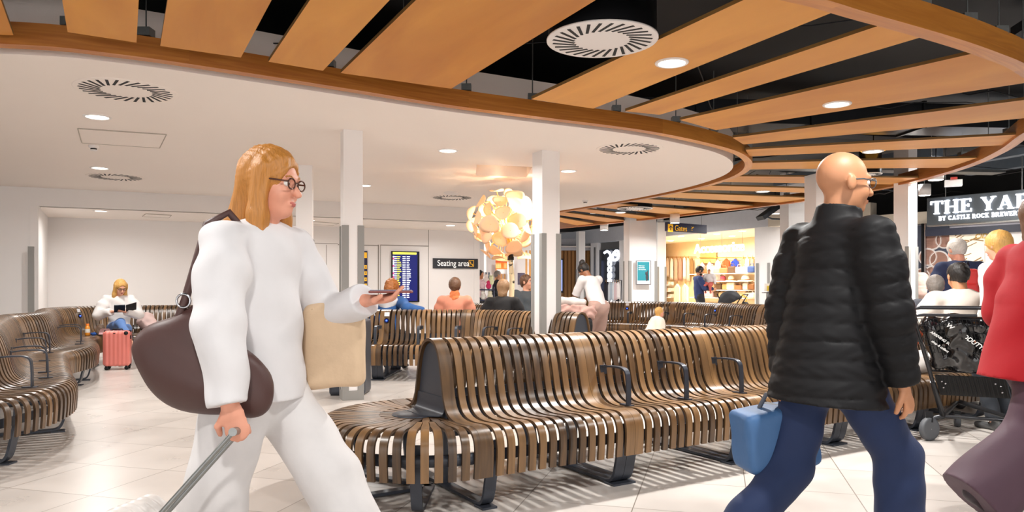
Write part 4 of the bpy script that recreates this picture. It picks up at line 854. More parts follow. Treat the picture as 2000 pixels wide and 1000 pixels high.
person('bald person far away in front of the orange lit kiosk', (-.40, 20.0, 0), 10, H=1.66, hair='crop', hcol='grey', tone='tan', top=dict(c='#2a2c33', e=.03), bottom=dict(c='#23242a'), res=.015, face=False)
person('dark haired person far away beside the plush toy display', (-.86, 19.7, 0), -30, H=1.66, hair='bob', hcol='dark', tone='tan', top=dict(c='#e9c7cd', e=.03), bottom=dict(c='#23242a'), res=.015, face=False)
# right hand group
def _bag_man():
    T_, J = seated('balding man in a cream shirt with a brown strap across his back, seated facing away', 4.20, 6.82, 78, H=1.90, lean=4, pitch=16, yaw=4, wr=[(.25, .16, .72), (.12, .42, .66)][0:1]+[(.2, -.3, .66)], tone='tan', hair='balding', hcol='dark', top=dict(c='#ddd3c8', e=.05, fold=.005), bottom=dict(c='#6f6a62'), w=1.16)
    s_ = MB(); sh = J['sh']; P = J['P']; S = J['S']; fw = J['fw']; lat = J['lat']
    pts = []
    for k in range(15):
        u = k/14; c_ = (sh[1]*(1-u)+ (P+lat*.17)*u)+lat*(.03*(1-u)); back = .165+.02*math.sin(PI*u); pts.append(c_+S*(.07*(1-u)**2)-fw*back*(1-.45*(1-u)**4))
    for a, b in zip(pts[:-1], pts[1:]):
        d = Vector(vn(b-a)); n_ = Vector(-fw); w_ = d.cross(n_).normalized()*.019; A, B = Vector(a), Vector(b)
        s_.add([A-w_, A+w_, B+w_, B-w_, A-w_+n_*.006, A+w_+n_*.006, B+w_+n_*.006, B-w_+n_*.006], [(0, 1, 2, 3), (7, 6, 5, 4), (0, 4, 5, 1), (2, 6, 7, 3), (1, 5, 6, 2), (3, 7, 4, 0)], smooth=False)
    s_.build('shoulder_strap', mat('brown_strap', '#4b3631', .6), T_, world=False)
_bag_man()
seated('man with short grey hair seated facing away beside the balding man', 4.50, 7.78, 60, H=1.66, lean=8, pitch=14, hair='short', hcol='grey', tone='pink', top=dict(c='#5a5d66', e=.04), bottom=dict(c='#30333c'))
NV, JN = person('white haired man in a navy jacket with a red backpack standing before the pub', (5.13, 8.35, 0), 70, H=1.78, lean=6, yaw=30, pitch=18, hair='short', hcol='white', tone='pink', top=dict(c='#26304f', e=.045), bottom=dict(c='#2d3138'), w=1.05, wr=[(.3, .2, 1.0), (.3, -.2, 1.0)])
bp = thing('backpack', 'red backpack worn by the white haired man', 'backpack', tuple(JN['w'](JN['P']+JN['S']*.3-JN['fw']*.23))); B_ = Sculpt(.011); Rz = np.array(Matrix.Rotation(math.radians(70), 3, 'Z'))
B_.bx((0, 0, -.03), (.07, .125, .19), .05, R=Rz).bx((-.05*math.cos(math.radians(70)), -.08, -.10), (.045, .09, .09), .03, R=Rz, k=.02); B_.build('pack_body', mat('red_nylon', '#c93432', .6, var=.15), bp)
MB().tube([(0, -.01, .2), (.0, -.03, .24), (.03, -.01, .2)], .008, 6).build('carry_loop', M_DARK, bp, world=False)
person('blond woman standing behind the red coat at the right edge', (4.12, 6.15, 0), 110, H=1.69, hair='bob', hcol='blond', tone='fair', top=dict(c='#dcd5cf', e=.03), bottom=dict(c='#2d3138'), pitch=10, shoe='#555555')
person('person in a pale pink quilted coat standing behind the right column', (6.95, 12.75, 0), 20, H=1.70, hair='short', hcol='white', tone='pink', top=dict(c='#b99d92', e=.06, puff=True, hem=.25, hemr=.03, name='quilted_coat'), bottom=dict(c='#30333c'), w=1.3)
# ================================================================ HELPERS FOR WALL MOUNTED THINGS
def hy(y, z): return EYE+(HZ-y)*z/F
def sf(px, off=0.):      # shop front line in plan; off > 0 goes into the shop
    r = (px-1000)/F; ox, oy = off*.889, off*.456; c0 = 34.30+oy+1.95*ox; X = c0*r/(1+1.95*r); return Vector((X, c0-1.95*X, 0))
def pl(px, z): return Vector((W(px, z), z, 0))
def quad(fn, px0, px1, y0, y1, name, m, parent=None, th=.02, off=0., bevel=0.):
    a, b = fn(px0), fn(px1); c = (a+b)/2; z1, z0 = hy(y0, c.y), hy(y1, c.y); d = (b-a).normalized(); n = Vector((d.y, -d.x, 0)); c = c+n*(off+th/2)
    return MB().box((c.x, c.y, (z0+z1)/2), ((b-a).length, th, z1-z0), math.atan2(d.y, d.x)).build(name, m, parent, bevel=bevel)
def frame_at(fn, px, y, off=0.):
    a, b = fn(px-2), fn(px+2); d = (b-a).normalized(); n = Vector((d.y, -d.x, 0)); p = fn(px)+n*off; p.z = hy(y, p.y); return p, d, n, math.atan2(d.y, d.x)
def wthing(name, label, cat, fn, px, y, group=None):
    p, d, n, a = frame_at(fn, px, y); return thing(name, label, cat, p, 0, group)
def wtext(fn, px, y, body, size, m, parent, off, bold=0., sx=1., name='lettering', ext=.003, shear=0., space=1.):
    p, d, n, a = frame_at(fn, px, y, off); return text(name, body, size, p-Vector(parent.location), (PI/2, 0, a), m, parent, ext, 'LEFT', bold, sx, shear, space)
M_NAVY = mat('sign_charcoal', '#2b2d33', .4); M_SIGNW = mat('sign_white', '#f4f2ee', .5, emit='#ffffff', es=.25); M_YEL = mat('sign_yellow', '#f2b52c', .5, emit='#f2b52c', es=.3); M_BLUE = mat('sign_navy', '#23264a', .4)

# ---------------------------------------------------------------- back wall: seams, departures screens, seating sign
for i, (a, b, c, d) in enumerate([(637, 638, 478, 640), (738, 740, 478, 640), (742.5, 743.5, 478, 640), (836.5, 837.5, 447, 640), (660, 738, 478, 479.5), (743, 837, 479, 480.5), (596, 660, 475, 476)]):
    o = quad(bwall, a, b, c, d, 'trim_%d' % (i+2), mat('shadow_gap', '#8f8780', .8), th=.004); o['kind'] = 'structure'
t = wthing('departures_screen', 'tall departures screen with rows of white and yellow text on the back wall', 'screen', bwall, 791, 541)
quad(bwall, 764, 818, 491, 590, 'bezel', M_DARK, t, th=.05); quad(bwall, 766, 814, 493, 588, 'display', mat('screen_navy', '#10143c', .15, emit='#141b66', es=.9), t, th=.004, off=.05)
quad(bwall, 766, 812, 493, 497, 'header_bar', mat('screen_yellow', '#e8e23c', .3, emit='#f2ec50', es=1.3), t, th=.003, off=.054)
rw = MB(); ry = MB(); rp = MB()
def bar(mb, px0, px1, y, fn=bwall, off=.055, h=1.5):
    a, b = fn(px0), fn(px1); c = (a+b)/2; d = (b-a).normalized(); n = Vector((d.y, -d.x, 0)); c = c+n*off; mb.box((c.x, c.y, hy(y, c.y)), ((b-a).length, .002, h*c.y/F), math.atan2(d.y, d.x))
random.seed(3)
for k in range(23):
    y = 501.5+k*3.6
    bar(rw, 769, 773.5, y); bar(ry, 774, 774+random.uniform(4, 9), y); bar(rw, 785, 791, y); bar(rw, 793, 793+random.uniform(4, 8), y)
    bar(rp if k % 4 == 1 or k in (11, 12) else rw, 766, 768.4, y, h=3.0)
rw.build('white_rows', mat('screen_white', '#ffffff', .3, emit='#e8ecff', es=1.2), t); ry.build('yellow_rows', mat('screen_yellow', '#e8e23c'), t); rp.build('airline_marks', mat('screen_pink', '#e0508a', .3, emit='#e0508a', es=.9), t)
t = wthing('wayfinding_panel', 'narrow navy wayfinding panel with yellow squares beside the left column', 'sign', bwall, 706, 545)
quad(bwall, 697, 717, 490, 602, 'board', M_BLUE, t, th=.03); quad(bwall, 699, 716, 493, 504, 'yellow_band', M_YEL, t, th=.003, off=.03)
for y in (518, 530, 542, 554): quad(bwall, 711, 716, y, y+7, 'yellow_square', M_YEL, t, th=.003, off=.03); quad(bwall, 713, 714.5, y+2, y+5, 'pictogram', M_BLUE, t, th=.002, off=.033)
t = wthing('seating_area_sign', 'charcoal sign reading Seating area with a yellow seat symbol', 'sign', bwall, 889, 515)
quad(bwall, 845, 932.5, 505, 524.5, 'board', M_NAVY, t, th=.04, bevel=.004); wtext(bwall, 853, 519, 'Seating area', .195, M_SIGNW, t, .043, .001, .86)
for a, b, c, d in [(914.5, 924.5, 508.5, 509.4), (914.5, 924.5, 520, 520.9), (914.5, 915.2, 508.5, 520.9), (923.8, 924.5, 508.5, 520.9)]: quad(bwall, a, b, c, d, 'symbol_frame', M_YEL, t, th=.003, off=.04)
q = MB()
for pts in ([(917.5, 511), (918.5, 516), (921.5, 516), (922, 519)],):
    P3 = [frame_at(bwall, a, b, .043)[0] for a, b in pts]; q.tube(P3, .010, 6)
q.build('seat_symbol', M_YEL, t)

# ---------------------------------------------------------------- glowing tree lamp
random.seed(11)
tx, ty = -.02, 11.0; tl = thing('tree_lamp', 'glowing artificial tree lamp with birch trunk and big cream leaf shades', 'lamp', (tx, ty, 0))
bm_ = bpy.data.materials.new('birch_bark'); bm_.use_nodes = True; nt = bm_.node_tree; N_ = nt.nodes; L_ = nt.links; b_ = N_['Principled BSDF']
tc = N_.new('ShaderNodeTexCoord'); mp = N_.new('ShaderNodeMapping'); mp.inputs['Scale'].default_value = (9, 9, 22); L_.new(tc.outputs['Object'], mp.inputs[0]); nz = N_.new('ShaderNodeTexNoise'); nz.inputs['Scale'].default_value = 1.; nz.inputs['Detail'].default_value = 3; L_.new(mp.outputs[0], nz.inputs['Vector'])
rp_ = N_.new('ShaderNodeValToRGB'); rp_.color_ramp.elements[0].position = .34; rp_.color_ramp.elements[0].color = lin('#2b2119')+(1,); rp_.color_ramp.elements[1].position = .40; rp_.color_ramp.elements[1].color = lin('#dcc7a0')+(1,); L_.new(nz.outputs[0], rp_.inputs[0]); L_.new(rp_.outputs[0], b_.inputs['Base Color'])
MB().tube([(tx+.01, ty, 0), (tx, ty, .8), (tx+.02, ty, 1.3), (tx, ty, 1.62)], .04, 12, rr=[.055, .045, .04, .036]).build('trunk', bm_, tl)
MB().lathe((tx, ty, 1.6), [(.05, 0), (.05, .05), (.04, .055), (.04, .07), (.05, .075), (.05, .11), (0, .11)], 16).build('collar', M_DARK, tl)
MB().lathe((tx, ty, 0), [(.24, 0), (.26, .32), (.24, .33), (0, .30)], 28).build('planter', M_DARK, tl)
cx, cy, cz = -.10, 11.0, 2.13; br = MB(); petm = mat('leaf_shade', '#efdcc0', .6, var=.04, scale=3, emit='#ffd9a0', es=.06)
nt = petm.node_tree; b_ = nt.nodes['Principled BSDF']; b_.inputs['Subsurface Weight'].default_value = .0
tr_ = nt.nodes.new('ShaderNodeBsdfTranslucent'); tr_.inputs[0].default_value = lin('#f7cf98')+(1,); ms = nt.nodes.new('ShaderNodeMixShader'); ms.inputs[0].default_value = .3
out = nt.nodes['Material Output']; nt.links.new(b_.outputs[0], ms.inputs[1]); nt.links.new(tr_.outputs[0], ms.inputs[2]); nt.links.new(ms.outputs[0], out.inputs[0])
n = 52
for k in range(n):
    ph = math.acos(1-2*(k+.5)/n); th = PI*(1+5**.5)*k; d = Vector((math.cos(th)*math.sin(ph), math.sin(th)*math.sin(ph), math.cos(ph)))
    R0 = random.uniform(.40, .56); c_ = Vector((cx, cy, cz))+d*R0; tilt = (d+Vector([random.uniform(-.55, .55) for _ in range(3)])).normalized(); Q = tilt.to_track_quat('Z', 'Y').to_matrix(); r = random.uniform(.10, .145); g = MB(); vs = []; ns, nr = 18, 4
    cup = random.uniform(.25, .5)*r*random.choice((1, 1, -1))
    for lay in (0, .004):
        for i in range(nr+1):
            for j in range(ns):
                a = 2*PI*j/ns; rr_ = r*i/nr*(1+.0*math.cos(a)); x_ = rr_*math.cos(a)*1.12; y_ = rr_*math.sin(a); vs.append(c_+Q@Vector((x_, y_, cup*((x_/r)**2)*.9-lay)))
    fs = []; o_ = (nr+1)*ns
    for i in range(nr):
        for j in range(ns): a, b2 = i*ns+j, i*ns+(j+1) % ns; fs += [(a, b2, b2+ns, a+ns), (o_+a+ns, o_+b2+ns, o_+b2, o_+a)]
    for j in range(ns): a, b2 = nr*ns+j, nr*ns+(j+1) % ns; fs.append((a, b2, o_+b2, o_+a))
    g.add(vs, fs, smooth=True); g.build('leaf_shade', petm, tl)
    br.tube([(tx, ty, 1.75), Vector((cx, cy, cz))+d*.12, c_], .007, 6)
br.build('branches', mat('pale_branch', '#d9a860', .6), tl)['kind'] = 'stuff'
bl = MB()
for p in [(0, 0, 0), (.18, -.22, .16), (-.15, .1, .2), (.2, .1, -.1), (-.2, -.1, -.12)]: bl.lathe((cx+p[0], cy+p[1], cz+p[2]), [(.032*math.sin(PI*k/8)+1e-4, -.032*math.cos(PI*k/8)) for k in range(9)], 12)
bl.build('bulbs', mat('bulb_glow', '#ffffff', .4, emit='#ffe2b0', es=30), tl)
for p in [(0, 0, .05), (.1, -.1, .3), (-.15, 0, -.1)]:
    l = bpy.data.lights.new('lamp', 'POINT'); l.energy = 13; l.color = (1, .80, .56); l.shadow_soft_size = .05; o = bpy.data.objects.new('lamp', l); COL.objects.link(o); o.parent = tl; o.location = (cx-tx+p[0], cy-ty+p[1], cz+p[2])

# ---------------------------------------------------------------- litter bin behind the left column
lb = thing('litter_bin', 'dark slate litter bin standing directly behind the left column', 'bin', (-1.82, 8.25, 0)); B_ = Sculpt(.012); B_.bx((0, 0, .42), (.2, .2, .42), .04, k=.02); B_.build('bin_body', M_STEEL, lb); MB().box((-1.82, 8.03, .70), (.26, .03, .10)).build('opening', M_BLACK, lb); MB().box((-1.82, 8.25, .01), (.36, .36, .02)).build('base', M_DARK, lb)

# ---------------------------------------------------------------- left: pink suitcase, bottle, snacks, blankets, tablet
ps = thing('pink_suitcase', 'ribbed coral pink cabin suitcase standing beside the reading woman', 'suitcase', (-5.72, 10.62, 0), .28); B_ = Sculpt(.008)
B_.bx((0, 0, .31), (.175, .11, .255), .045, k=.02, disp=lambda X, Y, Z, q: np.where(np.abs(Y) > .06, .0035*np.sin(2*PI*X/.055), 0)); B_.build('shell', mat('coral_shell', '#e8857a', .28, var=.03), ps)
MB().box((.0, 0, .31), (.356, .012, .516)).build('zip', M_DARK, ps, world=False); MB().box((.178, -.03, .47), (.01, .05, .05)).build('combination_lock', M_DARK, ps, world=False)
g = MB(); g.lathe((.13, -.10, .53), [(.03*math.sin(PI*k/8)+1e-4, -.03*math.cos(PI*k/8)) for k in range(9)], 10); g.build('corner_cap', M_DARK, ps, world=False)
MB().box((-.02, -.112, .53), (.03, .004, .012)).build('badge', M_DARK, ps, world=False); MB().tube([(-.07, 0, .565), (-.06, 0, .585), (.06, 0, .585), (.07, 0, .565)], .009, 6).build('carry_handle', M_DARK, ps, world=False)
for q in ((-.13, -.07), (.13, -.07), (-.13, .07), (.13, .07)):
    w_ = MB().lathe((q[0], q[1], .028), [(0, -.011), (.026, -.011), (.028, 0), (.026, .011), (0, .011)], 14, M=Matrix.Rotation(PI/2, 3, 'X')).build('wheel', M_DARK, ps, world=False); MB().box((q[0], q[1], .052), (.03, .03, .02)).build('wheel_fork', M_DARK, w_, world=False)
def onbench(px, z): return (W(px, z), z, .452)
x, y, z = onbench(171, 11.15); bo = thing('juice_bottle', 'small orange juice bottle with orange cap standing on the left bench', 'bottle', (x, y, z))
MB().lathe((x, y, z), [(.0, .001), (.033, .002), (.036, .02), (.036, .12), (.028, .145), (.019, .155)], 16).build('bottle_body', mat('orange_juice', '#e8952c', .2, var=.05, coat=.5), bo); MB().lathe((x, y, z), [(.0365, .05), (.0365, .105)], 16).build('bottle_label', mat('bottle_label', '#efe9dc', .5, var=.3, scale=40), bo); MB().lathe((x, y, z), [(.022, .155), (.022, .185), (0, .186)], 14).build('cap', mat('orange_cap', '#f07c1c', .4), bo)
x, y, z = onbench(183, 11.2); q = Sculpt(.006); q.ell((x, y, z+.025), (.05, .03, .028), disp=folds(.004, 90)); tag(q.build('snack_packet', mat('blue_foil', '#2f5fb0', .3, metal=.3, var=.5, scale=30)), 'crumpled blue snack packet beside the juice bottle', 'packet')
x, y, z = onbench(194, 11.25); q = Sculpt(.007); q.cone((x, y, z+.03), (x+.02, y, z+.13), .035, .05, .02, disp=folds(.006, 60)); tag(q.build('paper_bag', mat('taupe_paper', '#b3a08e', .7)), 'small crumpled taupe paper bag on the left bench', 'paper bag')
x, y, z = onbench(205, 11.2); tag(MB().box((x, y, z+.06), (.16, .015, .10), -.2, R=Matrix.Rotation(-.5, 3, 'X')).build('folded_leaflet', mat('pink_leaflet', '#e9b9bd', .6, var=.3, scale=30)), 'pink and white folded leaflet leaning beside the reading woman', 'leaflet')
q = Sculpt(.012); x, y = W(297, 11.9), 11.9; q.cone((x-.12, y, .62), (x+.05, y, .50), .11, .09, .05, disp=folds(.014, 26)).cone((x-.06, y, .72), (x-.02, y, .55), .07, .1, .05, disp=folds(.012, 30)); tag(q.build('pink_coat', mat('blush_fabric', '#d8bdb8', .85)), 'crumpled blush pink coat heaped on the bench beside the reading woman', 'coat')
q = Sculpt(.012); x, y = W(325, 11.9), 11.9; q.ell((x, y, .56), (.16, .12, .11), disp=folds(.008, 24)); tag(q.build('plush_cushion', mat('pale_plush', '#d9cfca', .9, var=.15, scale=20)), 'pale round plush cushion on the bench right of the pink coat', 'cushion')
hp = (Vector(JR['w'](JR['wr'][0]))+Vector(JR['w'](JR['wr'][1])))/2; tb = thing('tablet', 'dark tablet in an open folding case held by the reading woman', 'tablet', hp+Vector((.06, -.08, .05))); Rt = Matrix.Rotation(math.radians(-62+90), 3, 'Z') @ Matrix.Rotation(math.radians(-35), 3, 'X')
MB().box((0, 0, 0), (.15, .2, .01), R=Rt).build('tablet_body', M_DARK, tb, world=False); MB().box(tuple(Rt@Vector((.155, 0, .02))), (.15, .2, .005), R=Rt@Matrix.Rotation(-.35, 3, 'Y')).build('case_flap', M_BLACK, tb, world=False)

# ---------------------------------------------------------------- luggage bundle in front of the bending woman
q = Sculpt(.012); x, y = W(1120, 11.2), 11.2
q.cone((x-.16, y, .98), (x+.14, y, .96), .07, .06, .03, disp=folds(.008, 24)); tag(q.build('neck_pillow', mat('grey_plush', '#cfc7c1', .9)), 'pale grey plush pillow on top of the luggage pile', 'pillow')
q = Sculpt(.012); q.cone((x-.25, y, .84), (x+.25, y-.02, .80), .10, .11, .05, disp=folds(.02, 28)).cone((x+.0, y-.1, .86), (x+.15, y-.1, .70), .07, .06, .04, disp=folds(.015, 30)); tag(q.build('coat_heap', mat('dusty_rose', '#b9948a', .85, var=.25, scale=10)), 'heap of dusty pink coats and blankets on the luggage pile', 'coats')
q = Sculpt(.012); q.bx((x+.02, y, .46), (.26, .16, .27), .06, disp=folds(.004, 20)); lg = thing('black_holdall', 'black holdall under the pink coats beside the bending woman', 'bag', (0, 0, 0)); q.build('bag_body', M_BLACK, lg); MB().box((x, y, .1), (.5, .3, .2)).build('bag_base', M_DARK, lg)

# ---------------------------------------------------------------- luggage trolley at right
tr = thing('luggage_trolley', 'black luggage trolley with wire basket parked at the backless bench', 'trolley', (3.45, 5.75, 0))
def V(*a): return Vector(a)
lt, lb_ = V(3.02, 5.52, 1.0), V(3.46, 5.88, .16); dR = V(.47, -.22, 0); rt, rb_ = lt+dR, lb_+dR
w1, w2, w3 = V(3.26, 5.72, .09), V(3.73, 5.5, .09), V(3.82, 6.28, .05); fwd = V(.43, .9, 0).normalized()
g = MB(); g.tube([lb_, lt+(lb_-lt)*.08, lt+V(0, 0, .03), lt+dR*.1+V(0, 0, .045), rt-dR*.1+V(0, 0, .045), rt+V(0, 0, .03), rt+(rb_-rt)*.08, rb_], .015, 10)
g.tube([lt+(lb_-lt)*.3, lt+V(-.05, -.04, -.07), lt+V(-.03, -.03, -.02), lt+dR*.15+V(-.02, -.03, -.01), lt+dR*.8+V(-.02, -.03, -.01)], .011, 8); g.build('handle_frame', mat('trolley_grey_tube', '#3a3b3e', .3, metal=.6), tr)
for a, b in ((lb_, w1), (rb_, w2)): MB().tube([a+(lt-lb_)*.35, a, w3+V(0, 0, .17)], .019, 8, rr=[.02, .022, .02]).build('side_rail', mat('trolley_grey_tube', '#3a3b3e'), tr)
MB().tube([w1+V(0, 0, -.02), w1+V(-.02, -.02, .0)+fwd*.25+V(0, 0, .03), (lb_+V(0, 0, 0))], .02, 8).tube([w2, w2+fwd*.25+V(0, 0, .03), rb_], .02, 8).tube([lb_, rb_], .014, 8).build('chassis', mat('trolley_grey_tube', '#3a3b3e'), tr)
rbm = mat('trolley_tyre', '#54565a', .6)
for i, (w_, r_) in enumerate(((w1, .09), (w2, .09), (w3, .055))):
    Mx = Matrix((dR.normalized(), V(0, 0, 1), dR.normalized().cross(V(0, 0, 1)))).transposed(); dW = V(.35, -.94, 0) if i == 0 else dR.normalized(); Mx = Matrix((dW.cross(V(0, 0, 1)), V(0, 0, 1), dW)).transposed()
    q = MB().lathe(w_+V(0, 0, r_-w_.z), [(r_*.72, -.02), (r_*.95, -.022), (r_, -.012), (r_, .012), (r_*.95, .022), (r_*.72, .02)], 28, M=Mx).build('wheel', rbm, tr)
    h = MB().lathe(w_+V(0, 0, r_-w_.z), [(0, -.014), (r_*.2, -.022), (r_*.22, -.012), (r_*.72, -.012), (r_*.72, .012), (r_*.2, .014), (0, .022)], 20, M=Mx).build('hub', mat('hub_grey', '#86888c', .4, metal=.5), q)
    MB().box(w_+V(0, 0, r_*1.05), (.03, .05, r_*.9), math.atan2(dR.y, dR.x)+PI/2).build('fork', M_DARK, tr)
# wire basket between the uprights
ux = dR; dn = (lb_-lt); bk = MB(); o0 = lt+dn*.08-fwd*.0+ux*.04; out_ = V(-.43, -.9, 0).normalized()
def bp_(u, v, w_=0.): return lt+ux*(.04+.92*u)+dn*(.05+.50*v)+fwd*(.02+.16*w_*(1-v*.3))
for k in range(19):
    u = k/18; bk.tube([bp_(u, 0), bp_(u, 1), bp_(u, 1, 1), bp_(u, .25, 1)], .0028, 5)
for v in np.linspace(0, 1, 9): bk.tube([bp_(0, v), bp_(1, v)], .003, 5)
for v in np.linspace(.25, 1, 7): bk.tube([bp_(0, v, 1), bp_(1, v, 1)], .003, 5)
for w_ in (.33, .66): bk.tube([bp_(0, 1, w_), bp_(1, 1, w_)], .003, 5)
bk.build('wire_basket', M_DARK, tr)
sl = MB(); a, b, c, d = lt+ux*.05+dn*.58, lt+ux*.95+dn*.58, lt+ux*.95+dn*.78, lt+ux*.05+dn*.78; e = fwd*.012; sl.add([a, b, c, d, a+e, b+e, c+e, d+e], [(0, 1, 2, 3), (7, 6, 5, 4), (0, 4, 5, 1), (2, 6, 7, 3), (1, 5, 6, 2), (3, 7, 4, 0)])
for k in range(16): u = .08+.84*k/15; sl.tube([lt+ux*u+dn*.585-e, lt+ux*u+dn*.775-e], .005, 5)
sl.build('back_panel', M_BLACK, tr)
q = MB()
for u, v in ((.12, .64), (.16, .66), (.12, .70), (.80, .64), (.86, .66), (.86, .72)): q.lathe(lt+ux*u+dn*v-fwd*.018, [(.008, 0), (.006, .004), (0, .005)], 8, M=(-fwd).to_track_quat('Z', 'Y').to_matrix())
q.build('rivets', M_CHROME, tr)
bq = rt+dn*.42+ux*.14-fwd*.02; MB().lathe(bq, [(.035, -.01), (.035, .01), (.02, .012), (0, .012)], 20, M=(-fwd).to_track_quat('Z', 'Y').to_matrix()).box(bq+V(-.04, .01, -.02), (.08, .02, .04), 0).build('coin_lock', M_DARK, tr)
MB().lathe(bq-fwd*.013, [(.022, 0), (.022, .002), (.012, .002), (.012, .001), (0, .001)], 20, M=(-fwd).to_track_quat('Z', 'Y').to_matrix()).build('lock_badge', mat('lilac_badge', '#cdb9dc', .4), tr)
cb2 = thing('carrier_bag', 'glossy black duty free carrier bag in the trolley basket', 'bag', bp_(.5, .5, .5)); S_ = Sculpt(.009); Bl = [bp_(u, v, .5)-Vector(cb2.location) for u, v in ((.15, .12), (.85, .12), (.15, .8), (.85, .8))]
S_.cone(Bl[0], Bl[1], .05, .055, .05, disp=folds(.012, 42, 1.)).cone(Bl[2], Bl[3], .055, .05, .05, disp=folds(.012, 42, 2.)).cone((Bl[0]+Bl[1])/2, (Bl[2]+Bl[3])/2, .09, .09, .06, disp=folds(.01, 38)).cone(Bl[0], Bl[2], .06, .06, .05, disp=folds(.01, 40)).cone(Bl[1], Bl[3], .06, .06, .05, disp=folds(.01, 44))
S_.build('bag_body', mat('black_gloss_plastic', '#121113', .14, var=.2, coat=.6), cb2)
Q = Matrix(((ux.normalized()), (-dn).normalized(), ux.normalized().cross((-dn).normalized()))).transposed()
def tt_(body, size, u, v, rot, m_): 
    p = bp_(u, v, -.12)-Vector(cb2.location); e_ = (Q @ Matrix.Rotation(rot, 3, 'Z')).to_euler(); return text('lettering', body, size, p, e_, m_, cb2, .001, 'LEFT', .0006)
tt_('WORLDDUTYFREE', .05, .36, .12, -.85, M_SIGNW); tt_('ARRIVING SOON', .03, .12, .25, -.85, M_SIGNW); tt_('shop & collect', .026, .10, .42, -.85, M_SIGNW)
# things on the bench next to the trolley
q = Sculpt(.01); q.cone((3.42, 6.42, .62), (3.55, 6.40, .80), .05, .045, .03, disp=folds(.01, 40)).cone((3.40, 6.4, .62), (3.66, 6.36, .58), .04, .04, .03, disp=folds(.01, 40)); tag(q.build('orange_scarf', mat('orange_cloth', '#d9571f', .8, var=.1)), 'bright orange cloth lying on the bench behind the trolley', 'cloth')
q = Sculpt(.011); q.cone((3.32, 6.36, .55), (3.66, 6.30, .56), .10, .09, .05, disp=folds(.016, 24)); tag(q.build('folded_jacket', mat('off_white_cloth', '#d6d1cc', .85)), 'folded off-white jacket on the bench left of the trolley', 'jacket')

# ---------------------------------------------------------------- right side signs and poster
def chord(px0, z0, px1, z1):
    A, B = pl(px0, z0), pl(px1, z1); d = (B-A).normalized()
    def f(px): r = (px-1000)/F; t = (r*A.y-A.x)/(d.x-r*d.y); return A+d*t
    return f
gfn = chord(1301, 17.6, 1378, 18.5)
t = wthing('gates_sign', 'hanging dark blue gates sign with yellow arrow and lettering', 'sign', gfn, 1340, 445); quad(gfn, 1301, 1378, 437, 454, 'board', M_BLUE, t, th=.08, off=-.04); quad(gfn, 1302, 1312, 438, 453, 'arrow_panel', M_YEL, t, th=.004, off=.04); wtext(gfn, 1315, 450.5, 'Gates', .20, M_YEL, t, .044, .0, .98)
q = MB(); p = lambda a, b: frame_at(gfn, a, b, .046)[0]; q.tube([p(1307, 450), p(1307, 441)], .010, 6).tube([p(1303.8, 445), p(1307, 441), p(1310.2, 445)], .010, 6); q.build('arrow', M_BLUE, t)
q = MB(); q.tube([p(1347.5, 447), p(1352, 443.5)], .010, 6).tube([p(1348, 443), p(1350.5, 445.4)], .007, 6).tube([p(1347, 449.4), p(1350, 449.4)], .005, 4); q.build('plane_symbol', M_YEL, t)
q = MB(); [q.tube([gfn(a)+V(0, 0, 2.7), gfn(a)+V(0, 0, 3.75)], .006, 5) for a in (1308, 1370)]; q.build('suspension_rods', M_GALV, t)
pfn = chord(1243, 18.28, 1293, 18.42)
t = wthing('framed_poster', 'teal poster with white writing and a dog picture in a silver frame', 'poster', pfn, 1256, 532)
quad(pfn, 1241, 1270, 509, 556, 'frame', M_CHROME, t, th=.05); quad(pfn, 1242.5, 1268.5, 510.5, 554.5, 'print', mat('poster_white', '#eef0f0', .5), t, th=.004, off=.05); quad(pfn, 1243.5, 1266.5, 511.5, 548, 'teal_field', mat('poster_teal', '#1f7f8c', .5, emit='#1f7f8c', es=.15), t, th=.003, off=.054)
for yy, s_ in ((520, 'Treat your'), (523.6, 'besties like'), (527.2, 'the very best')): wtext(pfn, 1245.5, yy, s_, .036, M_SIGNW, t, .058, .0006)
q = Sculpt(.008); p0, d0, n0, a0 = frame_at(pfn, 1261, 540, .05); L_ = p0-Vector(t.location); q.ell(L_+V(0, 0, -.02), (.055, .012, .10)).ell(L_+V(0, 0, .08), (.045, .016, .045)).ell(L_+V(-.035, 0, .13), (.014, .008, .03)).ell(L_+V(.035, 0, .13), (.014, .008, .03)); q.build('dog_figure', mat('dog_brindle', '#3c3a3f', .7, var=.4, scale=20), t)

# pub: fascia, sign, graphic walls
def yfn(px):  # facade line
    r = (px-1000)/F; X = r*(17.2+1.2/.91*8.9)/(1+r*1.2/.91); return Vector((X, 17.2-1.2/.91*(X-8.9), 0))
def yq(a, b, c, d, nm, m, parent=None, th=.03, off=0.): return quad(yfn, a, b, c, d, nm, m, parent, th, off)
o = yq(1690, 2100, 408, 432, 'wall_right', mat('warm_grey_bulkhead', '#cbbfae', .7), None, .3, -.3); o['kind'] = 'structure'
o = yq(1690, 2100, 432, 446, 'trim_20', mat('lilac_soffit', '#dcd9e4', .5), None, .5, -.75); o['kind'] = 'structure'
o = yq(1500, 1700, 405, 436, 'wall_right', mat('warm_grey_bulkhead', '#cbbfae', .7), None, .3, -.3); o['kind'] = 'structure'
M_SLATEB = mat('dark_blue_graphic', '#3a3f4e', .5, var=.15, scale=4); barrel_m = mat('barrel_oak', '#b98d7c', .6, var=.25, scale=2, stretch=(2, 2, 30)); hoop = mat('barrel_hoop', '#ded4cf', .5)
gw = wthing('barrel_graphic_wall', 'dark graphic wall with stacked barrel ends left of the pub sign', 'wall graphic', yfn, 1800, 520)
yq(1738, 1853, 441, 700, 'panel', M_SLATEB, gw, .04, -.04)
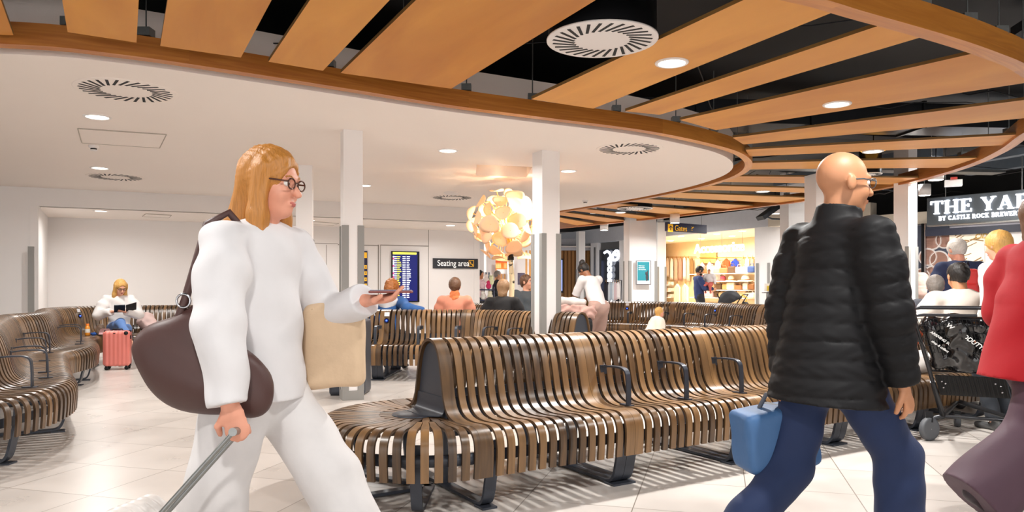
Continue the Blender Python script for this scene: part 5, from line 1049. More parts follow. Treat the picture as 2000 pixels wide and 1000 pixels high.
for i, (bx_, by_, br_) in enumerate([(1749, 468, 15), (1745, 505, 15), (1760, 497, 13), (1773, 470, 14), (1820, 470, 16), (1845, 468, 15), (1812, 502, 15), (1834, 508, 16), (1822, 537, 16), (1846, 545, 15), (1800, 540, 14), (1750, 545, 14)]):
    p0, d0, n0, a0 = frame_at(yfn, bx_, by_, .0); R = n0.to_track_quat('Z', 'Y').to_matrix(); rr_ = br_*p0.y/F*1.15
    q = MB().lathe(p0, [(0, .006), (rr_*.86, .006)], 28, M=R).build('barrel_head', barrel_m, gw); MB().lathe(p0, [(rr_*.86, .004), (rr_*.88, .012), (rr_*.93, .012), (rr_*.94, .004)], 28, M=R).lathe(p0, [(rr_*.98, .002), (rr_*.99, .008), (rr_*1.01, .008), (rr_*1.02, .002)], 28, M=R).build('barrel_hoop', hoop, q)
cg = wthing('cider_graphic', 'pale window graphic with brown branches and the word CIDER', 'wall graphic', yfn, 1890, 500); yq(1855, 1924, 455, 640, 'panel', mat('cream_graphic', '#e9dcc8', .5, emit='#e9dcc8', es=.2), cg, .04, -.02); random.seed(4)
q = MB()
for k in range(26):
    a = random.uniform(1857, 1900); b = random.uniform(460, 560); l = random.uniform(12, 24); s_ = random.uniform(-.9, .2); q.tube([frame_at(yfn, a, b, .025)[0], frame_at(yfn, min(a+l, 1923), b+s_*l*.8, .025)[0]], random.uniform(.006, .014), 5)
q.build('branches', mat('graphic_brown', '#a27d4c', .6), cg)['kind'] = 'stuff'; wtext(yfn, 1904, 466, 'CIDER', .14, mat('graphic_gold', '#c9a24a', .5), cg, .03, .003, shear=.3)
wp_ = wthing('white_graphic', 'plain white lit panel at the far right under the pub sign', 'wall panel', yfn, 1960, 500); yq(1925, 2060, 452, 640, 'panel', M_WHITE, wp_, .04, -.02)
dk = wthing('door_frame', 'dark steel door frame with glass panel under the pub sign', 'door frame', yfn, 1806, 500); yq(1803, 1806, 437, 700, 'jamb', M_DARK, dk, .08, .02); yq(1808, 1811, 437, 700, 'jamb', M_CHROME, dk, .06, .02); yq(1811, 2060, 442, 456, 'header', mat('header_slate', '#2d3040', .4), dk, .08, .02)
sfn = chord(1813, 13.5, 2000, 12.27)
yd = wthing('pub_sign', 'large dark grey pub fascia sign with white serif lettering', 'sign', sfn, 1907, 410); 
a, b = sfn(1813), sfn(1813)+(sfn(2000)-sfn(1813))*1.35; d_ = (b-a).normalized(); n_ = V(d_.y, -d_.x, 0); c_ = (a+b)/2; MB().box((c_.x, c_.y, 2.575), ((b-a).length, .12, .50), math.atan2(d_.y, d_.x)).build('board', mat('sign_slate', '#4c5256', .5), yd, bevel=.004)
MB().box((c_.x+n_.x*.0, c_.y+n_.y*.0, 2.315), ((b-a).length, .125, .02), math.atan2(d_.y, d_.x)).build('lower_edge', M_GALV, yd)
q = MB(); [q.tube([a+d_*k+V(0, 0, 2.8), a+d_*k+V(0, 0, 3.75)], .008, 5) for k in (.3, 1.5, 2.4)]; q.build('suspension_rods', M_GALV, yd)
# slab-serif strokes: (x0, y0, x1, y1, width); arcs = lists
def glyph(ch):
    T_, t_ = .19, .075; S = []
    def v(x, y0=0, y1=1, s=True, w=T_):
        S.append(([(x, y0), (x, y1)], w))
        if s:
            for yy in (y0+.035, y1-.035): S.append(([(x-.17, yy), (x+.17, yy)], .07))
    def l(*p, w=t_): S.append((list(p), w))
    def arc(cx, cy, rx, ry, a0, a1, w=T_): S.append(([(cx+rx*math.cos(math.radians(a0+(a1-a0)*k/16)), cy+ry*math.sin(math.radians(a0+(a1-a0)*k/16))) for k in range(17)], w))
    W_ = .7
    if ch == 'T': v(.38, s=False); l((.0, .96), (.76, .96), w=.085); l((.03, .98), (.03, .74), w=.07); l((.73, .98), (.73, .74), w=.07); l((.2, .035), (.56, .035)); W_ = .76
    elif ch == 'H': v(.17); v(.72); l((.2, .5), (.7, .5), w=.085); W_ = .89
    elif ch == 'E': v(.17, s=False); l((.0, .96), (.62, .96), w=.085); l((.0, .04), (.66, .04), w=.085); l((.17, .5), (.48, .5), w=.085); l((.60, .98), (.60, .76), w=.07); l((.64, .02), (.64, .26), w=.07); l((.48, .62), (.48, .38), w=.07); W_ = .68
    elif ch == 'Y': v(.42, 0, .45, s=False); l((.14, .96), (.42, .42), w=.18); l((.72, .96), (.44, .42), w=.10); l((.0, .965), (.3, .965)); l((.56, .965), (.86, .965)); l((.24, .035), (.6, .035)); W_ = .84
    elif ch == 'A': l((.16, .03), (.44, .98), w=.09); l((.44, .98), (.74, .03), w=.2); l((.26, .32), (.62, .32)); l((.02, .035), (.3, .035)); l((.56, .035), (.92, .035)); W_ = .92
    elif ch in 'RPBD':
        v(.17, s=False); l((.0, .965), (.3, .965)); l((.0, .035), (.3, .035))
        if ch == 'D': arc(.25, .5, .46, .43, -90, 90); l((.2, .95), (.3, .95)); l((.2, .05), (.3, .05)); W_ = .84
        else:
            arc(.4, .73, .24, .225, -90, 90, .13); l((.2, .955), (.42, .955)); l((.2, .505), (.42, .505))
            if ch == 'R': l((.42, .5), (.72, .03), w=.17); l((.6, .035), (.86, .035)); W_ = .84
            if ch == 'B': arc(.42, .27, .27, .235, -90, 90, .15); l((.2, .035), (.45, .035)); W_ = .78
    elif ch == 'C': arc(.46, .5, .36, .43, 45, 315); l((.76, .98), (.76, .70), w=.07); W_ = .84
    elif ch == 'O': arc(.46, .5, .36, .43, 0, 360, .15); W_ = .92
    elif ch == 'S': arc(.34, .73, .22, .22, 20, 270, .14); arc(.34, .27, .24, .22, 90, -160, .14); l((.56, .98), (.56, .72), w=.06); l((.1, .02), (.1, .28), w=.06); W_ = .66
    elif ch == 'L': v(.17, s=False); l((.0, .965), (.34, .965)); l((.0, .04), (.62, .04), w=.085); l((.6, .02), (.6, .28), w=.07); W_ = .64
    elif ch == 'K': v(.17); l((.22, .42), (.66, .96), w=.09); l((.32, .55), (.72, .04), w=.18); l((.56, .965), (.8, .965)); l((.6, .035), (.88, .035)); W_ = .86
    elif ch == 'W': l((.12, .97), (.36, .03), w=.17); l((.36, .03), (.58, .97), w=.08); l((.56, .97), (.8, .03), w=.17); l((.8, .03), (1.02, .97), w=.08); l((.0, .965), (.26, .965)); l((.9, .965), (1.14, .965)); W_ = 1.12
    elif ch == 'I': v(.17); W_ = .34
    else: W_ = .35
    return S, W_
def serif(word, p0, d0, h, m, parent, depth, n0, sp=.1, xs=1.):
    x = 0
    for ch in word:
        S, w_ = glyph(ch)
        if S:
            g = MB()
            for pts, wd in S:
                for (x0, y0), (x1, y1) in zip(pts[:-1], pts[1:]):
                    L = math.hypot(x1-x0, y1-y0) or 1; ux_, uy_ = (x1-x0)/L, (y1-y0)/L; e = .01 if len(pts) > 2 else 0; nx_, ny_ = -uy_*wd/2, ux_*wd/2; q4 = [(x0-ux_*e+nx_, y0-uy_*e+ny_), (x0-ux_*e-nx_, y0-uy_*e-ny_), (x1+ux_*e-nx_, y1+uy_*e-ny_), (x1+ux_*e+nx_, y1+uy_*e+ny_)]
                    f = [p0+d0*((x+a_)*h*xs)+V(0, 0, b_*h) for a_, b_ in q4]; k_ = [v_+n0*depth for v_ in f]; g.add(f+k_, [(0, 1, 2, 3), (7, 6, 5, 4), (0, 4, 5, 1), (1, 5, 6, 2), (2, 6, 7, 3), (3, 7, 4, 0)])
            g.build('letter', m, parent)
        x += w_+sp
    return x*h*xs
pt = a+d_*.075+n_*.06; pt.z = 2.52; serif('THE YARD', pt, d_, .235, M_GLOW2, yd, .03, n_, .09, 1.16)
pt = a+d_*.21+n_*.06; pt.z = 2.40; serif('BY CASTLE ROCK BREWERY', pt, d_, .075, M_GLOW2, yd, .015, n_, .12, .92)
p0, d0, n0, a0 = frame_at(yfn, 1728, 518, .05); p0 = p0; serif('THE', p0, d0, .29, M_SIGNW, gw, .02, n0, .1, 1.)

# surface mounted cylinder lights and other ceiling kit on the dark ceiling
for px, py, z, lab in [(1318, 436, 17., 'white cylinder downlight above the gates sign'), (1180, 450, 20., 'white cylinder downlight above the standing woman'), (1828, 352, 11.5, 'white cylinder downlight left above the pub sign'), (1806, 382, 14.5, 'small white cylinder downlight beside the right column'), (1514, 418, 18.5, 'white cylinder downlight behind the bald man\'s shoulder'), (1290, 440, 24., 'tiny far cylinder downlight left of the gates sign')]:
    x = W(px, z); h = hy(py, z); t = thing('cylinder_downlight', lab, 'ceiling light', (x, z, h)); r = .11
    MB().lathe((x, z, h), [(r*.9, .01), (r, 0), (r, .22), (0, .22)], 24).build('housing', M_WHITE, t); MB().lathe((x, z, h), [(0, .004), (r*.88, .004)], 24).build('diffuser', M_GLOW, t); MB().tube([(x, z, h+.2), (x, z, 3.74)], .01, 6).build('stem', M_DARK, t)
    l = lamp(x, z, h-.01, LAMP*1.6, .09); l.name = 'lamp'; l.parent = t; l.location = (0, 0, -.012)
t = thing('ceiling_projector', 'dark flat heater panel on a bracket at the top of the shop side wall', 'heater', (W(1500, 17.5), 17.5, 2.95)); x = W(1500, 17.5); MB().box((x, 17.5, 2.97), (.5, .32, .10), .2, R=Matrix.Rotation(.2, 3, 'Z')@Matrix.Rotation(-.6, 3, 'Y')).build('panel', M_DUCT, t); MB().tube([(x-.1, 17.5, 2.9), (x+.1, 17.5, 2.82), (x+.38, 17.6, 2.82)], .02, 8).build('bracket', M_STEEL, t)
t = thing('warning_beacon', 'white box fitting with a small red lamp above the pub sign', 'fitting', (W(1862, 12.6), 12.6, 2.95)); x = W(1862, 12.6); MB().box((x, 12.6, 2.98), (.26, .2, .10), -.5).build('housing', M_WHITE, t); MB().box((x-.05, 12.5, 3.05), (.10, .06, .04), -.5).build('red_lamp', mat('red_plastic', '#c23a2c', .4), t)
t = thing('amber_pendant', 'warm amber dome pendant above the bald man\'s head', 'pendant light', (W(1706, 10.6), 10.6, 3.2)); x = W(1706, 10.6); MB().lathe((x, 10.6, 3.17), [(.17, 0), (.16, .04), (.09, .09), (0, .1)], 24).build('shade', mat('amber_glow', '#d89030', .4, emit='#ffb54a', es=2.5), t); MB().tube([(x, 10.6, 3.26), (x, 10.6, 3.74)], .008, 5).build('cord', M_DARK, t)
# ================================================================ SHOP ROW (far right)
def sfq(a, b, c, d, nm, m, parent=None, th=.05, off=0., inn=0.): return quad(lambda p: sf(p, inn), a, b, c, d, nm, m, parent, th, off)
def wallseg(A, B, z0, z1, m, nm, th=.1):
    d = (B-A).normalized(); c = (A+B)/2; o = MB().box((c.x, c.y, (z0+z1)/2), ((B-A).length, th, z1-z0), math.atan2(d.y, d.x)).build(nm, m); o['kind'] = 'structure'; return o
M_GREYW = mat('blue_grey_bulkhead', '#c3c4ca', .7); SH0, SH1 = sf(1293), sf(1478); sn = Vector((.889, .456, 0)); Z = V(0, 0, 0)
wallseg(sf(1085), sf(1600), 2.87, 3.75 if 0 else 3.4, M_GREYW, 'wall_shop', .16)
wallseg(sf(1478), sf(1640), 0, 2.87, M_WHITE, 'wall_shop', .16)
wallseg(sf(1157), sf(1170), 0, 2.87, M_WHITE, 'wall_shop', .16); wallseg(sf(1213), sf(1293), 0, 2.87, M_WHITE, 'wall_shop', .16)
for px in (1479, 1501): p = sf(px, -.1); tag(MB().box((p.x, p.y, .97), (.07, .03, 1.78), -1.1).build('corner_guard_strip', M_GUARD), 'grey corner guard %s beside the shop opening' % ('strip right' if px == 1479 else 'strip further right'), 'corner guard')
# shop interior shell
wh = mat('shop_cream', '#e6cfab', .7, emit='#ffdfae', es=.0); bk0, bk1 = sf(1293)+sn*3.0, sf(1478)+sn*3.0; dl = (SH1-SH0).normalized(); bk0 = bk0-dl*3.9; bk1 = bk1+dl*.9
wallseg(bk0, bk1, 0, 3.0, wh, 'wall_shop'); wallseg(SH0, bk0, 0, 3.0, wh, 'wall_shop'); wallseg(SH1, bk1, 0, 3.0, wh, 'wall_shop')
struct('ceiling', MB().prism([SH0, SH1, bk1, bk0], 2.89, 2.95), mat('shop_ceiling', '#fff3df', .7))
BC = lambda px, off=0.: _ray(px, bk0+sn*(-.1-off), dl)
def _ray(px, P, d):
    r = (px-1000)/F; t = (r*P.y-P.x)/(d.x-r*d.y); return P+d*t
for px, inn in ((1330, .6), (1400, .9), (1450, .7), (1310, 1.8), (1370, 2.0), (1430, 2.0)):
    p = sf(px, inn); t = thing('shop_downlight', 'bright spotlight in the ceiling of the accessories shop', 'ceiling light', (p.x, p.y, 2.885), 0, 'shop ceiling spotlights')
    MB().lathe((p.x, p.y, 2.885), [(0, -.004), (.09, -.004), (.10, 0)], 20).build('diffuser', M_GLOW, t); l = lamp(p.x, p.y, 2.86, 42, .09, (1, .88, .70)); l.name = 'lamp'; l.parent = t; l.location = (0, 0, -.02)
# neon word
sgn = wthing('neon_shop_sign', 'glowing white hanging shop sign with curly lettering', 'sign', lambda p: sf(p, .5), 1405, 490)
wtext(lambda p: sf(p, .5), 1357, 495, 'Accessorize', .42, mat('neon_soft', '#ffffff', .5, emit='#f4f4ff', es=1.6), sgn, .02, .004, 1.08, ext=.02)
q = MB(); [q.tube([(sf(a, .5).x, sf(a, .5).y, 2.3), (sf(a, .5).x, sf(a, .5).y, 2.9)], .006, 5) for a in (1368, 1410, 1450)]; q.build('suspension_wires', M_GALV, sgn)
# garments
def garment(px, y0, y1, wpx, col, label, off, kind='top', group=None, base=None):
    p = _ray(px, (base or bk0)+sn*(-off), dl); s_ = p.y/F; h1, h0 = hy(y0, p.y), hy(y1, p.y); wd = wpx*s_*1.35; t = thing('hanging_garment', label, 'garment', (p.x, p.y, h1), 0, group)
    H_ = h1-h0; nu, nv = 14, 6; vs = []; fs = []
    for side in (0, 1):
        for j in range(nv+1):
            v = j/nv; ww = wd*(.42+.58*min(1, v*5) if kind == 'top' else .35+.65*v) if v < .2 or kind != 'top' else wd*(.86+.1*v)
            for i in range(nu+1):
                u = i/nu-.5; dp = .02+.018*math.sin(u*19+px)+(.0 if side else .05); vs.append(p+dl*(u*ww)-sn*dp+V(0, 0, h1-p.z-v*H_+(.03*math.cos(u*2*PI) if v == 0 else 0)))
    o_ = (nu+1)*(nv+1)
    for j in range(nv):
        for i in range(nu): a = j*(nu+1)+i; fs += [(a, a+nu+1, a+nu+2, a+1), (o_+a+1, o_+a+nu+2, o_+a+nu+1, o_+a)]
    for j in range(nv): a, b = j*(nu+1), (j+1)*(nu+1); fs += [(a, o_+a, o_+b, b), (a+nu, b+nu, o_+b+nu, o_+a+nu)]
    for i in range(nu): a = i; b = nv*(nu+1)+i; fs += [(a, a+1, o_+a+1, o_+a), (b+1, b, o_+b, o_+b+1)]
    MB().add(vs, fs, smooth=True).build('cloth', mat('garment_'+col.strip('#'), col, .8, var=.12, scale=9), t)
    MB().tube([p+V(0, 0, h1)-dl*wd*.22-sn*.03, p+V(0, 0, h1+.05)-sn*.03, p+V(0, 0, h1+.05)+dl*0-sn*.03, p+V(0, 0, h1)+dl*wd*.22-sn*.03], .008, 5).tube([p+V(0, 0, h1+.04)-sn*.03, p+V(0, 0, h1+.11)-sn*.03], .005, 4).build('hanger', mat('gold_rail', '#c9933a', .3, metal=.8), t)
G1 = 'pale garments on the shop back rail'
for px, y0, y1, w_, c in [(1298, 505, 545, 6, '#e9dccb'), (1306, 505, 540, 6, '#d8bfa6'), (1314, 506, 546, 6, '#f2e6da'), (1322, 505, 550, 6, '#c9a58e'), (1331, 505, 548, 7, '#b98a78'), (1339, 504, 545, 6, '#f1e7da'), (1346, 505, 550, 6, '#d9c6ae'), (1353, 506, 540, 5, '#8a6a3c')]: garment(px, y0, y1, w_, c, 'garment on the left back rail of the shop', .12, group=G1)
for px, y0, y1, w_, c, lab in [(1374, 514, 545, 10, '#dcb4c4', 'pink patterned top on the shop back rail'), (1388, 513, 552, 10, '#eadbe0', 'white and lilac patterned top on the shop rail'), (1404, 509, 548, 11, '#f4eee6', 'white blouse beside the orange top'), (1420, 507, 530, 15, '#e2572a', 'bright orange sleeveless top in the shop'), (1438, 507, 534, 15, '#2a48c4', 'cobalt blue top in the shop'), (1453, 504, 524, 8, '#c9ad7d', 'tan knitted top right of the blue top'), (1462, 504, 522, 7, '#e9dcc6', 'cream knit top right of the tan top'), (1471, 504, 524, 7, '#cdbb9a', 'beige knit top at the right end of the rail')]: garment(px, y0, y1, w_, c, lab, .12)
for px, y0, y1, w_, c, lab in [(1325, 556, 592, 13, '#f3e6d2', 'cream dress on the front stand at left'), (1340, 556, 592, 13, '#efe3cf', 'second cream dress on the front stand')]: garment(px, y0, y1, w_, c, lab, 1.5)
rl = MB(); a, b = BC(1294, .06), BC(1360, .06); rl.tube([a+V(0, 0, hy(502, a.y)), b+V(0, 0, hy(502, b.y))], .015, 6); tag(rl.build('clothes_rail', mat('gold_rail', '#c9933a')), 'gold clothes rail on the left of the shop back wall', 'rail')
rl = MB(); a, b = BC(1366, .06), BC(1476, .06); rl.tube([a+V(0, 0, hy(503.5, a.y)), b+V(0, 0, hy(503.5, b.y))], .015, 6); tag(rl.build('clothes_rail', mat('gold_rail', '#c9933a')), 'gold clothes rail on the right of the shop back wall', 'rail')
tag(quad(lambda p: BC(p), 1369, 1400, 493, 514, 'display_board', mat('ochre_board', '#b89a62', .7), None, .04), 'plain ochre board on the shop wall under the sign', 'board')
# shelves with bags, hats and boxes
random.seed(21); cols = ['#c9a06a', '#e8dccb', '#8a5a34', '#d84b3a', '#f3ece2', '#b4744a', '#e5b7bd', '#5d4532', '#efe6d8', '#d2b48c', '#2f4d8c', '#f0e2c8']
def handbag(p, w_, h_, col, label, group=None):
    t = thing('handbag', label, 'handbag', p, 0, group); a = math.atan2(dl.y, dl.x); R = np.array(Matrix.Rotation(a, 3, 'Z')); q = Sculpt(.016); q.bx((0, 0, h_/2), (w_/2, .07, h_/2), .045, R=R); q.build('bag_body', mat('bag_'+col.strip('#'), col, .6, var=.1), t)
    MB().tube([dl*(-w_*.3)+V(0, 0, h_*.9), dl*(-w_*.2)+V(0, 0, h_*1.35), dl*(w_*.2)+V(0, 0, h_*1.35), dl*(w_*.3)+V(0, 0, h_*.9)], .012, 6).build('handle', mat('bag_'+col.strip('#'), col), t, world=False)
def hat(p, r, col, label):
    t = thing('sun_hat', label, 'hat', p, 0); MB().lathe((0, 0, 0), [(r, .0), (r*.97, .02), (r*.55, .03), (r*.52, .08), (r*.45, .15), (r*.25, .19), (0, .195)], 24).build('hat_body', mat('straw_'+col.strip('#'), col, .8, var=.1, scale=30), t, world=False); MB().lathe((0, 0, 0), [(r*.56, .03), (r*.54, .065)], 24).build('band', mat('bag_b4744a', '#b4744a', .6), t, world=False)
for i, (a, b, y) in enumerate([(1400, 1477, 566), (1362, 1477, 581), (1400, 1477, 549), (1294, 1316, 556), (1294, 1320, 568), (1294, 1320, 580), (1362, 1477, 534)]):
    A, B = BC(a), BC(b); c = (A+B)/2-sn*.2; h_ = hy(y, c.y); t = thing('shop_shelf', ['white shelf of handbags in the shop, middle right', 'lowest long white shelf in the shop', 'white shelf of hats in the shop', 'upper left shelf of small packs in the shop', 'middle left shelf of small packs in the shop', 'lower left shelf of small packs in the shop', 'narrow shelf below the bright tops'][i], 'shelf', (c.x, c.y, h_)); MB().box((c.x, c.y, h_-.015), ((B-A).length, .36, .03), math.atan2(dl.y, dl.x)).build('shelf_board', M_WHITE, t)
    if i in (0, 1, 6):
        px = a+3
        while px < b-3:
            p = BC(px, .2); p.z = h_; wd = random.uniform(.24, .4); handbag(p, wd, random.uniform(.16, .26), random.choice(cols), 'small handbag on the shop shelves', 'handbags on the shop shelves'); px += wd*F/p.y*.62+random.uniform(1, 2.5)
    if i == 2:
        for px, c_, lab in ((1412, '#c2566a', 'pink sun hat left of the other hats'), (1428, '#efe0c4', 'cream sun hat beside the pink hat'), (1456, '#f6f1e8', 'large white sun hat at the right of the shop')):
            p = BC(px, .2); p.z = h_; hat(p, .26 if px > 1450 else .2, c_, lab)
    if i in (3, 4, 5):
        px = a+1.5
        while px < b-1:
            p = BC(px, .2); o = MB().box((p.x, p.y, h_+.055), (.11, .1, .11), math.atan2(dl.y, dl.x)).build('gift_box', mat('box_%d' % random.randrange(5), random.choice(['#d9c6b8', '#3d3430', '#c2a58a', '#e8e0d8', '#8a6f60']), .6), None, bevel=.008); tag(o, 'tiny gift pack on the left shelves of the shop', 'gift pack', 'gift packs on the left shop shelves'); px += 4.2
# stroller in front of the shop
sx_, sy_ = W(1428, 18.6), 18.6; st = thing('stroller', 'black pushchair with hood parked in front of the shop', 'pushchair', (sx_, sy_, 0)); q = Sculpt(.014)
q.ell((-.02, 0, .83), (.30, .24, .27), disp=folds(.006, 20)).ell((.12, 0, .70), (.34, .30, .22), op='s').cone((-.22, 0, .62), (.22, 0, .50), .2, .17, .05).cone((.2, 0, .52), (.36, 0, .72), .13, .10, .05, disp=folds(.008, 24)); q.build('seat_and_hood', mat('pushchair_fabric', '#1b1b1f', .7, var=.2), st)
MB().tube([(-.36, 0, 1.02), (-.3, 0, .9), (.3, 0, .25)], .016, 8).tube([(-.3, -.2, .15), (.1, -.2, .6), (.36, -.2, 1.0)], .014, 8).tube([(-.3, .2, .15), (.1, .2, .6), (.36, .2, 1.0)], .014, 8).tube([(.36, -.2, 1.0), (.36, .2, 1.0)], .018, 8).build('frame', M_DARK, st, world=False)
MB().tube([(.2, -.22, 1.0), (.34, -.22, .92), (.3, -.22, .82)], .014, 6).build('yellow_clip', mat('yellow_clip', '#e2c22c', .5), st, world=False)
for p in ((-.32, -.24), (-.32, .24), (.32, -.2), (.32, .2)): MB().lathe((p[0], p[1], .12), [(.08, -.02), (.12, -.02), (.12, .02), (.08, .02)], 20, M=Matrix.Rotation(PI/2, 3, 'X')).lathe((p[0], p[1], .12), [(0, -.01), (.08, -.01), (.08, .01), (0, .01)], 12, M=Matrix.Rotation(PI/2, 3, 'X')).build('wheel', M_DUCT, st, world=False)
# hand sanitiser on right wall seen next to the bald man's back
t = thing('sanitiser_dispenser', 'small dispenser with yellow and blue bottle on the wall beside the shop', 'dispenser', (W(1499, 18.5), 18.5, 1.1)); x = W(1499, 18.5); MB().box((x, 18.5, 1.18), (.14, .1, .2)).build('housing', M_WHITE, t); MB().box((x, 18.43, 1.16), (.06, .04, .12)).build('bottle', mat('yellow_clip', '#e2c22c'), t); MB().box((x, 18.5, 1.05), (.24, .14, .02)).build('tray', M_DARK, t)
MB().box((x, 18.5, .52), (.05, .05, 1.04)).build('stand', M_GALV, t)
# dark window with neon letters
nw = wthing('dark_shop_window', 'dark shop window with vertical glowing white letters', 'window display', sf, 1190, 535)
sfq(1166, 1215, 487, 640, 'glass', mat('dark_glass', '#23262e', .12, var=.3, scale=2), nw, .05, -.06); sfq(1163, 1167, 483, 640, 'frame', M_GALV, nw, .12, -.04)
text('lettering', 'ccessorize', .50, frame_at(sf, 1190, 507, .06)[0]-Vector(nw.location), (PI/2, PI/2, math.atan2(dl.y, dl.x)), M_GLOW2, nw, .02, 'LEFT', .012, 1.05)
_w = nw.children[-1]; _w.rotation_euler = (Matrix.Rotation(math.atan2(dl.y, dl.x), 3, 'Z') @ Matrix.Rotation(PI/2, 3, 'X') @ Matrix.Rotation(-PI/2, 3, 'Z')).to_euler()
q = MB(); fp = lambda a, b: frame_at(sf, a, b, .08)[0]
q.tube([fp(a, b) for a, b in catmull([(1196, 514), (1198, 505), (1202, 495), (1207, 490), (1211, 492), (1212, 499), (1209, 506), (1203, 508), (1199, 503), (1202, 497), (1209, 498)], 5)], .05, 8).tube([fp(a, b) for a, b in catmull([(1184, 494), (1189, 491), (1194, 494), (1196, 501), (1192, 506), (1197, 510)], 5)], .045, 8); q.build('neon_scroll', M_GLOW2, nw)
rk = thing('garment_rack', 'chrome garment rack in front of the dark shop window', 'garment rack', (sf(1198, -.6).x, sf(1198, -.6).y, 0)); a, b = sf(1184, -.6), sf(1214, -.6)
MB().tube([a, a+V(0, 0, 1.42), b+V(0, 0, 1.42), b], .02, 8).build('frame', M_CHROME, rk)
for k, (px, c, y1) in enumerate([(1185, '#2b2a33', 588), (1189, '#34323c', 588), (1193, '#d9dde2', 588), (1197, '#b9c4cf', 586), (1201, '#e2e4e8', 588), (1205, '#ddc3c5', 586), (1210, '#f0e8e6', 584)]):
    garment(px, 552, y1, 5, c, ['black garment at the left end of the chrome rack', 'second dark garment on the chrome rack', 'white shirt on the chrome rack beside the dark ones', 'pale blue shirt on the chrome rack', 'light grey shirt on the chrome rack', 'pink shirt on the chrome rack', 'off-white shirt at the right end of the chrome rack'][k], .0, base=sf(1198, -.6))
# fluted wood wall with screen
FW = lambda px: pl(px, 29.0); fl_ = MB(); fm = mat('fluted_oak', '#b98243', .5, var=.12, scale=2, stretch=(8, 8, 1))
x0, x1 = W(1060, 29), W(1153, 29); k = x0
while k < x1: fl_.box((k, 29.0, 1.45), (.09, .10, 2.9)); k += .15
fl_.box(((x0+x1)/2, 29.08, 1.45), (x1-x0, .04, 2.9)); struct('wall_fluted', fl_, fm)
o = quad(FW, 1040, 1160, 468, 490, 'wall_fluted', M_GREYW, None, .2, .25); o['kind'] = 'structure'; struct('ceiling', MB().box(((x0+x1)/2, 28.9, 2.75), (x1-x0+.6, 1.4, .04)), M_CEIL)
t = thing('advert_screen', 'dark framed advertising screen on the fluted timber wall', 'screen', (W(1092, 28.6), 28.6, 1.6)); quad(lambda p: pl(p, 28.7), 1078, 1100, 505, 572, 'bezel', M_DARK, t, th=.1); quad(lambda p: pl(p, 28.7), 1080, 1098, 508, 568, 'display', mat('advert_blue', '#8f9ac8', .2, emit='#8f9fe0', es=.9, var=.3, scale=3), t, th=.01, off=.1)
# ---- area between the back wall and the tree column
KW = lambda px: pl(px, 25.0)
o = quad(KW, 925, 1060, 400, 640, 'wall_far', M_WHITE, None, .1, -.1); o['kind'] = 'structure'
for a, b, lab in ((946, 950, 'narrow white pier right of the seating sign wall'), (991, 1004, 'white pier behind the birch trunk')):
    tag(quad(lambda p: pl(p, 23.6), a, b, 470, 640, 'white_pier', M_WHITE, None, .3), lab, 'pier')
ks = thing('orange_kiosk', 'orange lit kiosk with shelves and wood slats behind the birch trunk', 'kiosk', (W(980, 24.3), 24.3, 0)); quad(lambda p: pl(p, 24.4), 968, 993, 499, 534, 'lit_back', mat('kiosk_orange', '#d9752c', .5, emit='#ff8a3a', es=.55, var=.4, scale=5), ks, th=.06)
quad(lambda p: pl(p, 24.3), 968, 993, 510, 513, 'sign_strip', mat('kiosk_red', '#b8401c', .5, emit='#c8501c', es=.4), ks, th=.1, off=.06); quad(lambda p: pl(p, 24.3), 970, 992, 526, 535, 'counter_sign', M_WHITE, ks, th=.08, off=.05)
q = MB(); k = W(968, 24.2)
while k < W(993, 24.2): q.box((k, 24.2, .85), (.05, .05, 1.7)); k += .1
q.build('wood_slats', fm, ks); q = MB(); random.seed(9)
for k in range(14): q.lathe((W(970+k*1.6, 24.25), 24.25, hy(random.choice((508, 524)), 24.25)), [(.04, 0), (.04, .14), (.015, .18), (.015, .22), (0, .22)], 8)
q.build('bottles', mat('kiosk_bottle', '#e8b070', .3, emit='#ffb060', es=.5), ks)
tag(quad(lambda p: pl(p, 24.6), 1011, 1025, 533, 556, 'small_poster', mat('plum_poster', '#5b5368', .5, var=.5, scale=12), None, .04), 'small plum poster on the far wall right of the birch trunk', 'poster')
q = MB(); k = W(1028, 24.2)
while k < W(1042, 24.2): q.box((k, 24.2, 1.2), (.06, .08, 2.4)); k += .12
tag(q.build('timber_slat_screen', fm), 'warm timber slat screen left of the tree column', 'screen')
tag(quad(lambda p: pl(p, 22.5), 946, 957, 532, 546, 'notice', mat('slate_notice', '#555b66', .5, var=.3, scale=20), None, .04), 'small slate notice left of the orange kiosk', 'notice')
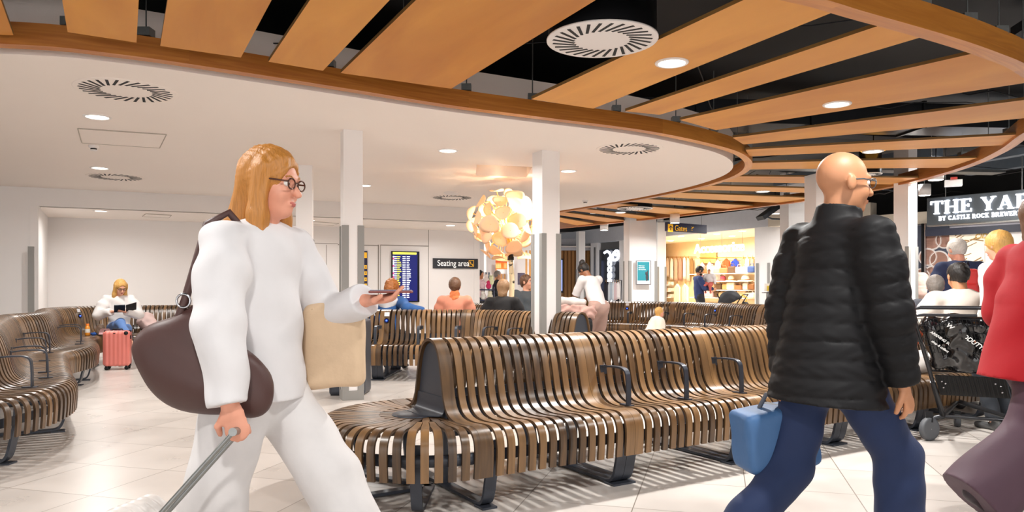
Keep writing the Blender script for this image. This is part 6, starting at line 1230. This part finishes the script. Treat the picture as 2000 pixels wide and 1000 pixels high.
ds = thing('toy_display', 'display stand with shelves of plush toys beyond the seating sign', 'display stand', (W(950, 18.9), 18.9, 0)); x = W(950, 18.9); MB().box((x, 18.9, .5), (.42, .4, .03)).box((x, 18.9, .85), (.42, .4, .03)).box((x, 18.9, 1.12), (.42, .4, .03)).box((x-.2, 18.9, .6), (.02, .4, 1.2)).box((x+.2, 18.9, .6), (.02, .4, 1.2)).build('shelves', mat('stand_navy', '#2c3350', .5), ds)
for k, (dx, z_, c, lab) in enumerate([(-.1, 1.135, '#e9c9d2', 'pink plush toy on the top shelf at left'), (.06, 1.135, '#d8386e', 'magenta plush toy on the top shelf'), (.0, 1.30, '#f1e7e3', 'white plush toy topmost on the toy display'), (.13, 1.25, '#dfe3b8', 'pale green plush toy at the right top of the toy display'), (-.08, .865, '#efece6', 'white plush rabbit on the middle shelf'), (.1, .865, '#e9e4c8', 'cream plush toy on the middle shelf')]):
    q = Sculpt(.014); X_, Y_ = x+dx, 18.75; q.ell((X_, Y_, z_+.08), (.07, .06, .08)).ell((X_, Y_-.02, z_+.18), (.055, .05, .05)).cone((X_-.03, Y_, z_+.2), (X_-.035, Y_, z_+.26), .018, .014).cone((X_+.03, Y_, z_+.2), (X_+.035, Y_, z_+.26), .018, .014); tag(q.build('plush_toy', mat('plush_'+c.strip('#'), c, .9)), lab, 'plush toy')
# added fill lamps for the far hall's ambient light, shaped as small fittings
for x, y in [(2.5, 22.5), (0, 22), (7.5, 11), (8.0, 14.8), (4, 21.5), (9.5, 9)]:
    t = thing('cylinder_downlight', 'added cylinder fill lamp on the dark ceiling of the far hall', 'ceiling light', (x, y, 3.45), 0, 'far hall added fill lamps'); MB().lathe((x, y, 3.45), [(.1, 0), (.1, .29), (0, .29)], 20).build('housing', M_WHITE, t); MB().lathe((x, y, 3.45), [(0, .002), (.09, .002)], 20).build('diffuser', M_GLOW, t); l = lamp(x, y, 3.43, LAMP*2.2, .09); l.name = 'lamp'; l.parent = t; l.location = (0, 0, -.02)
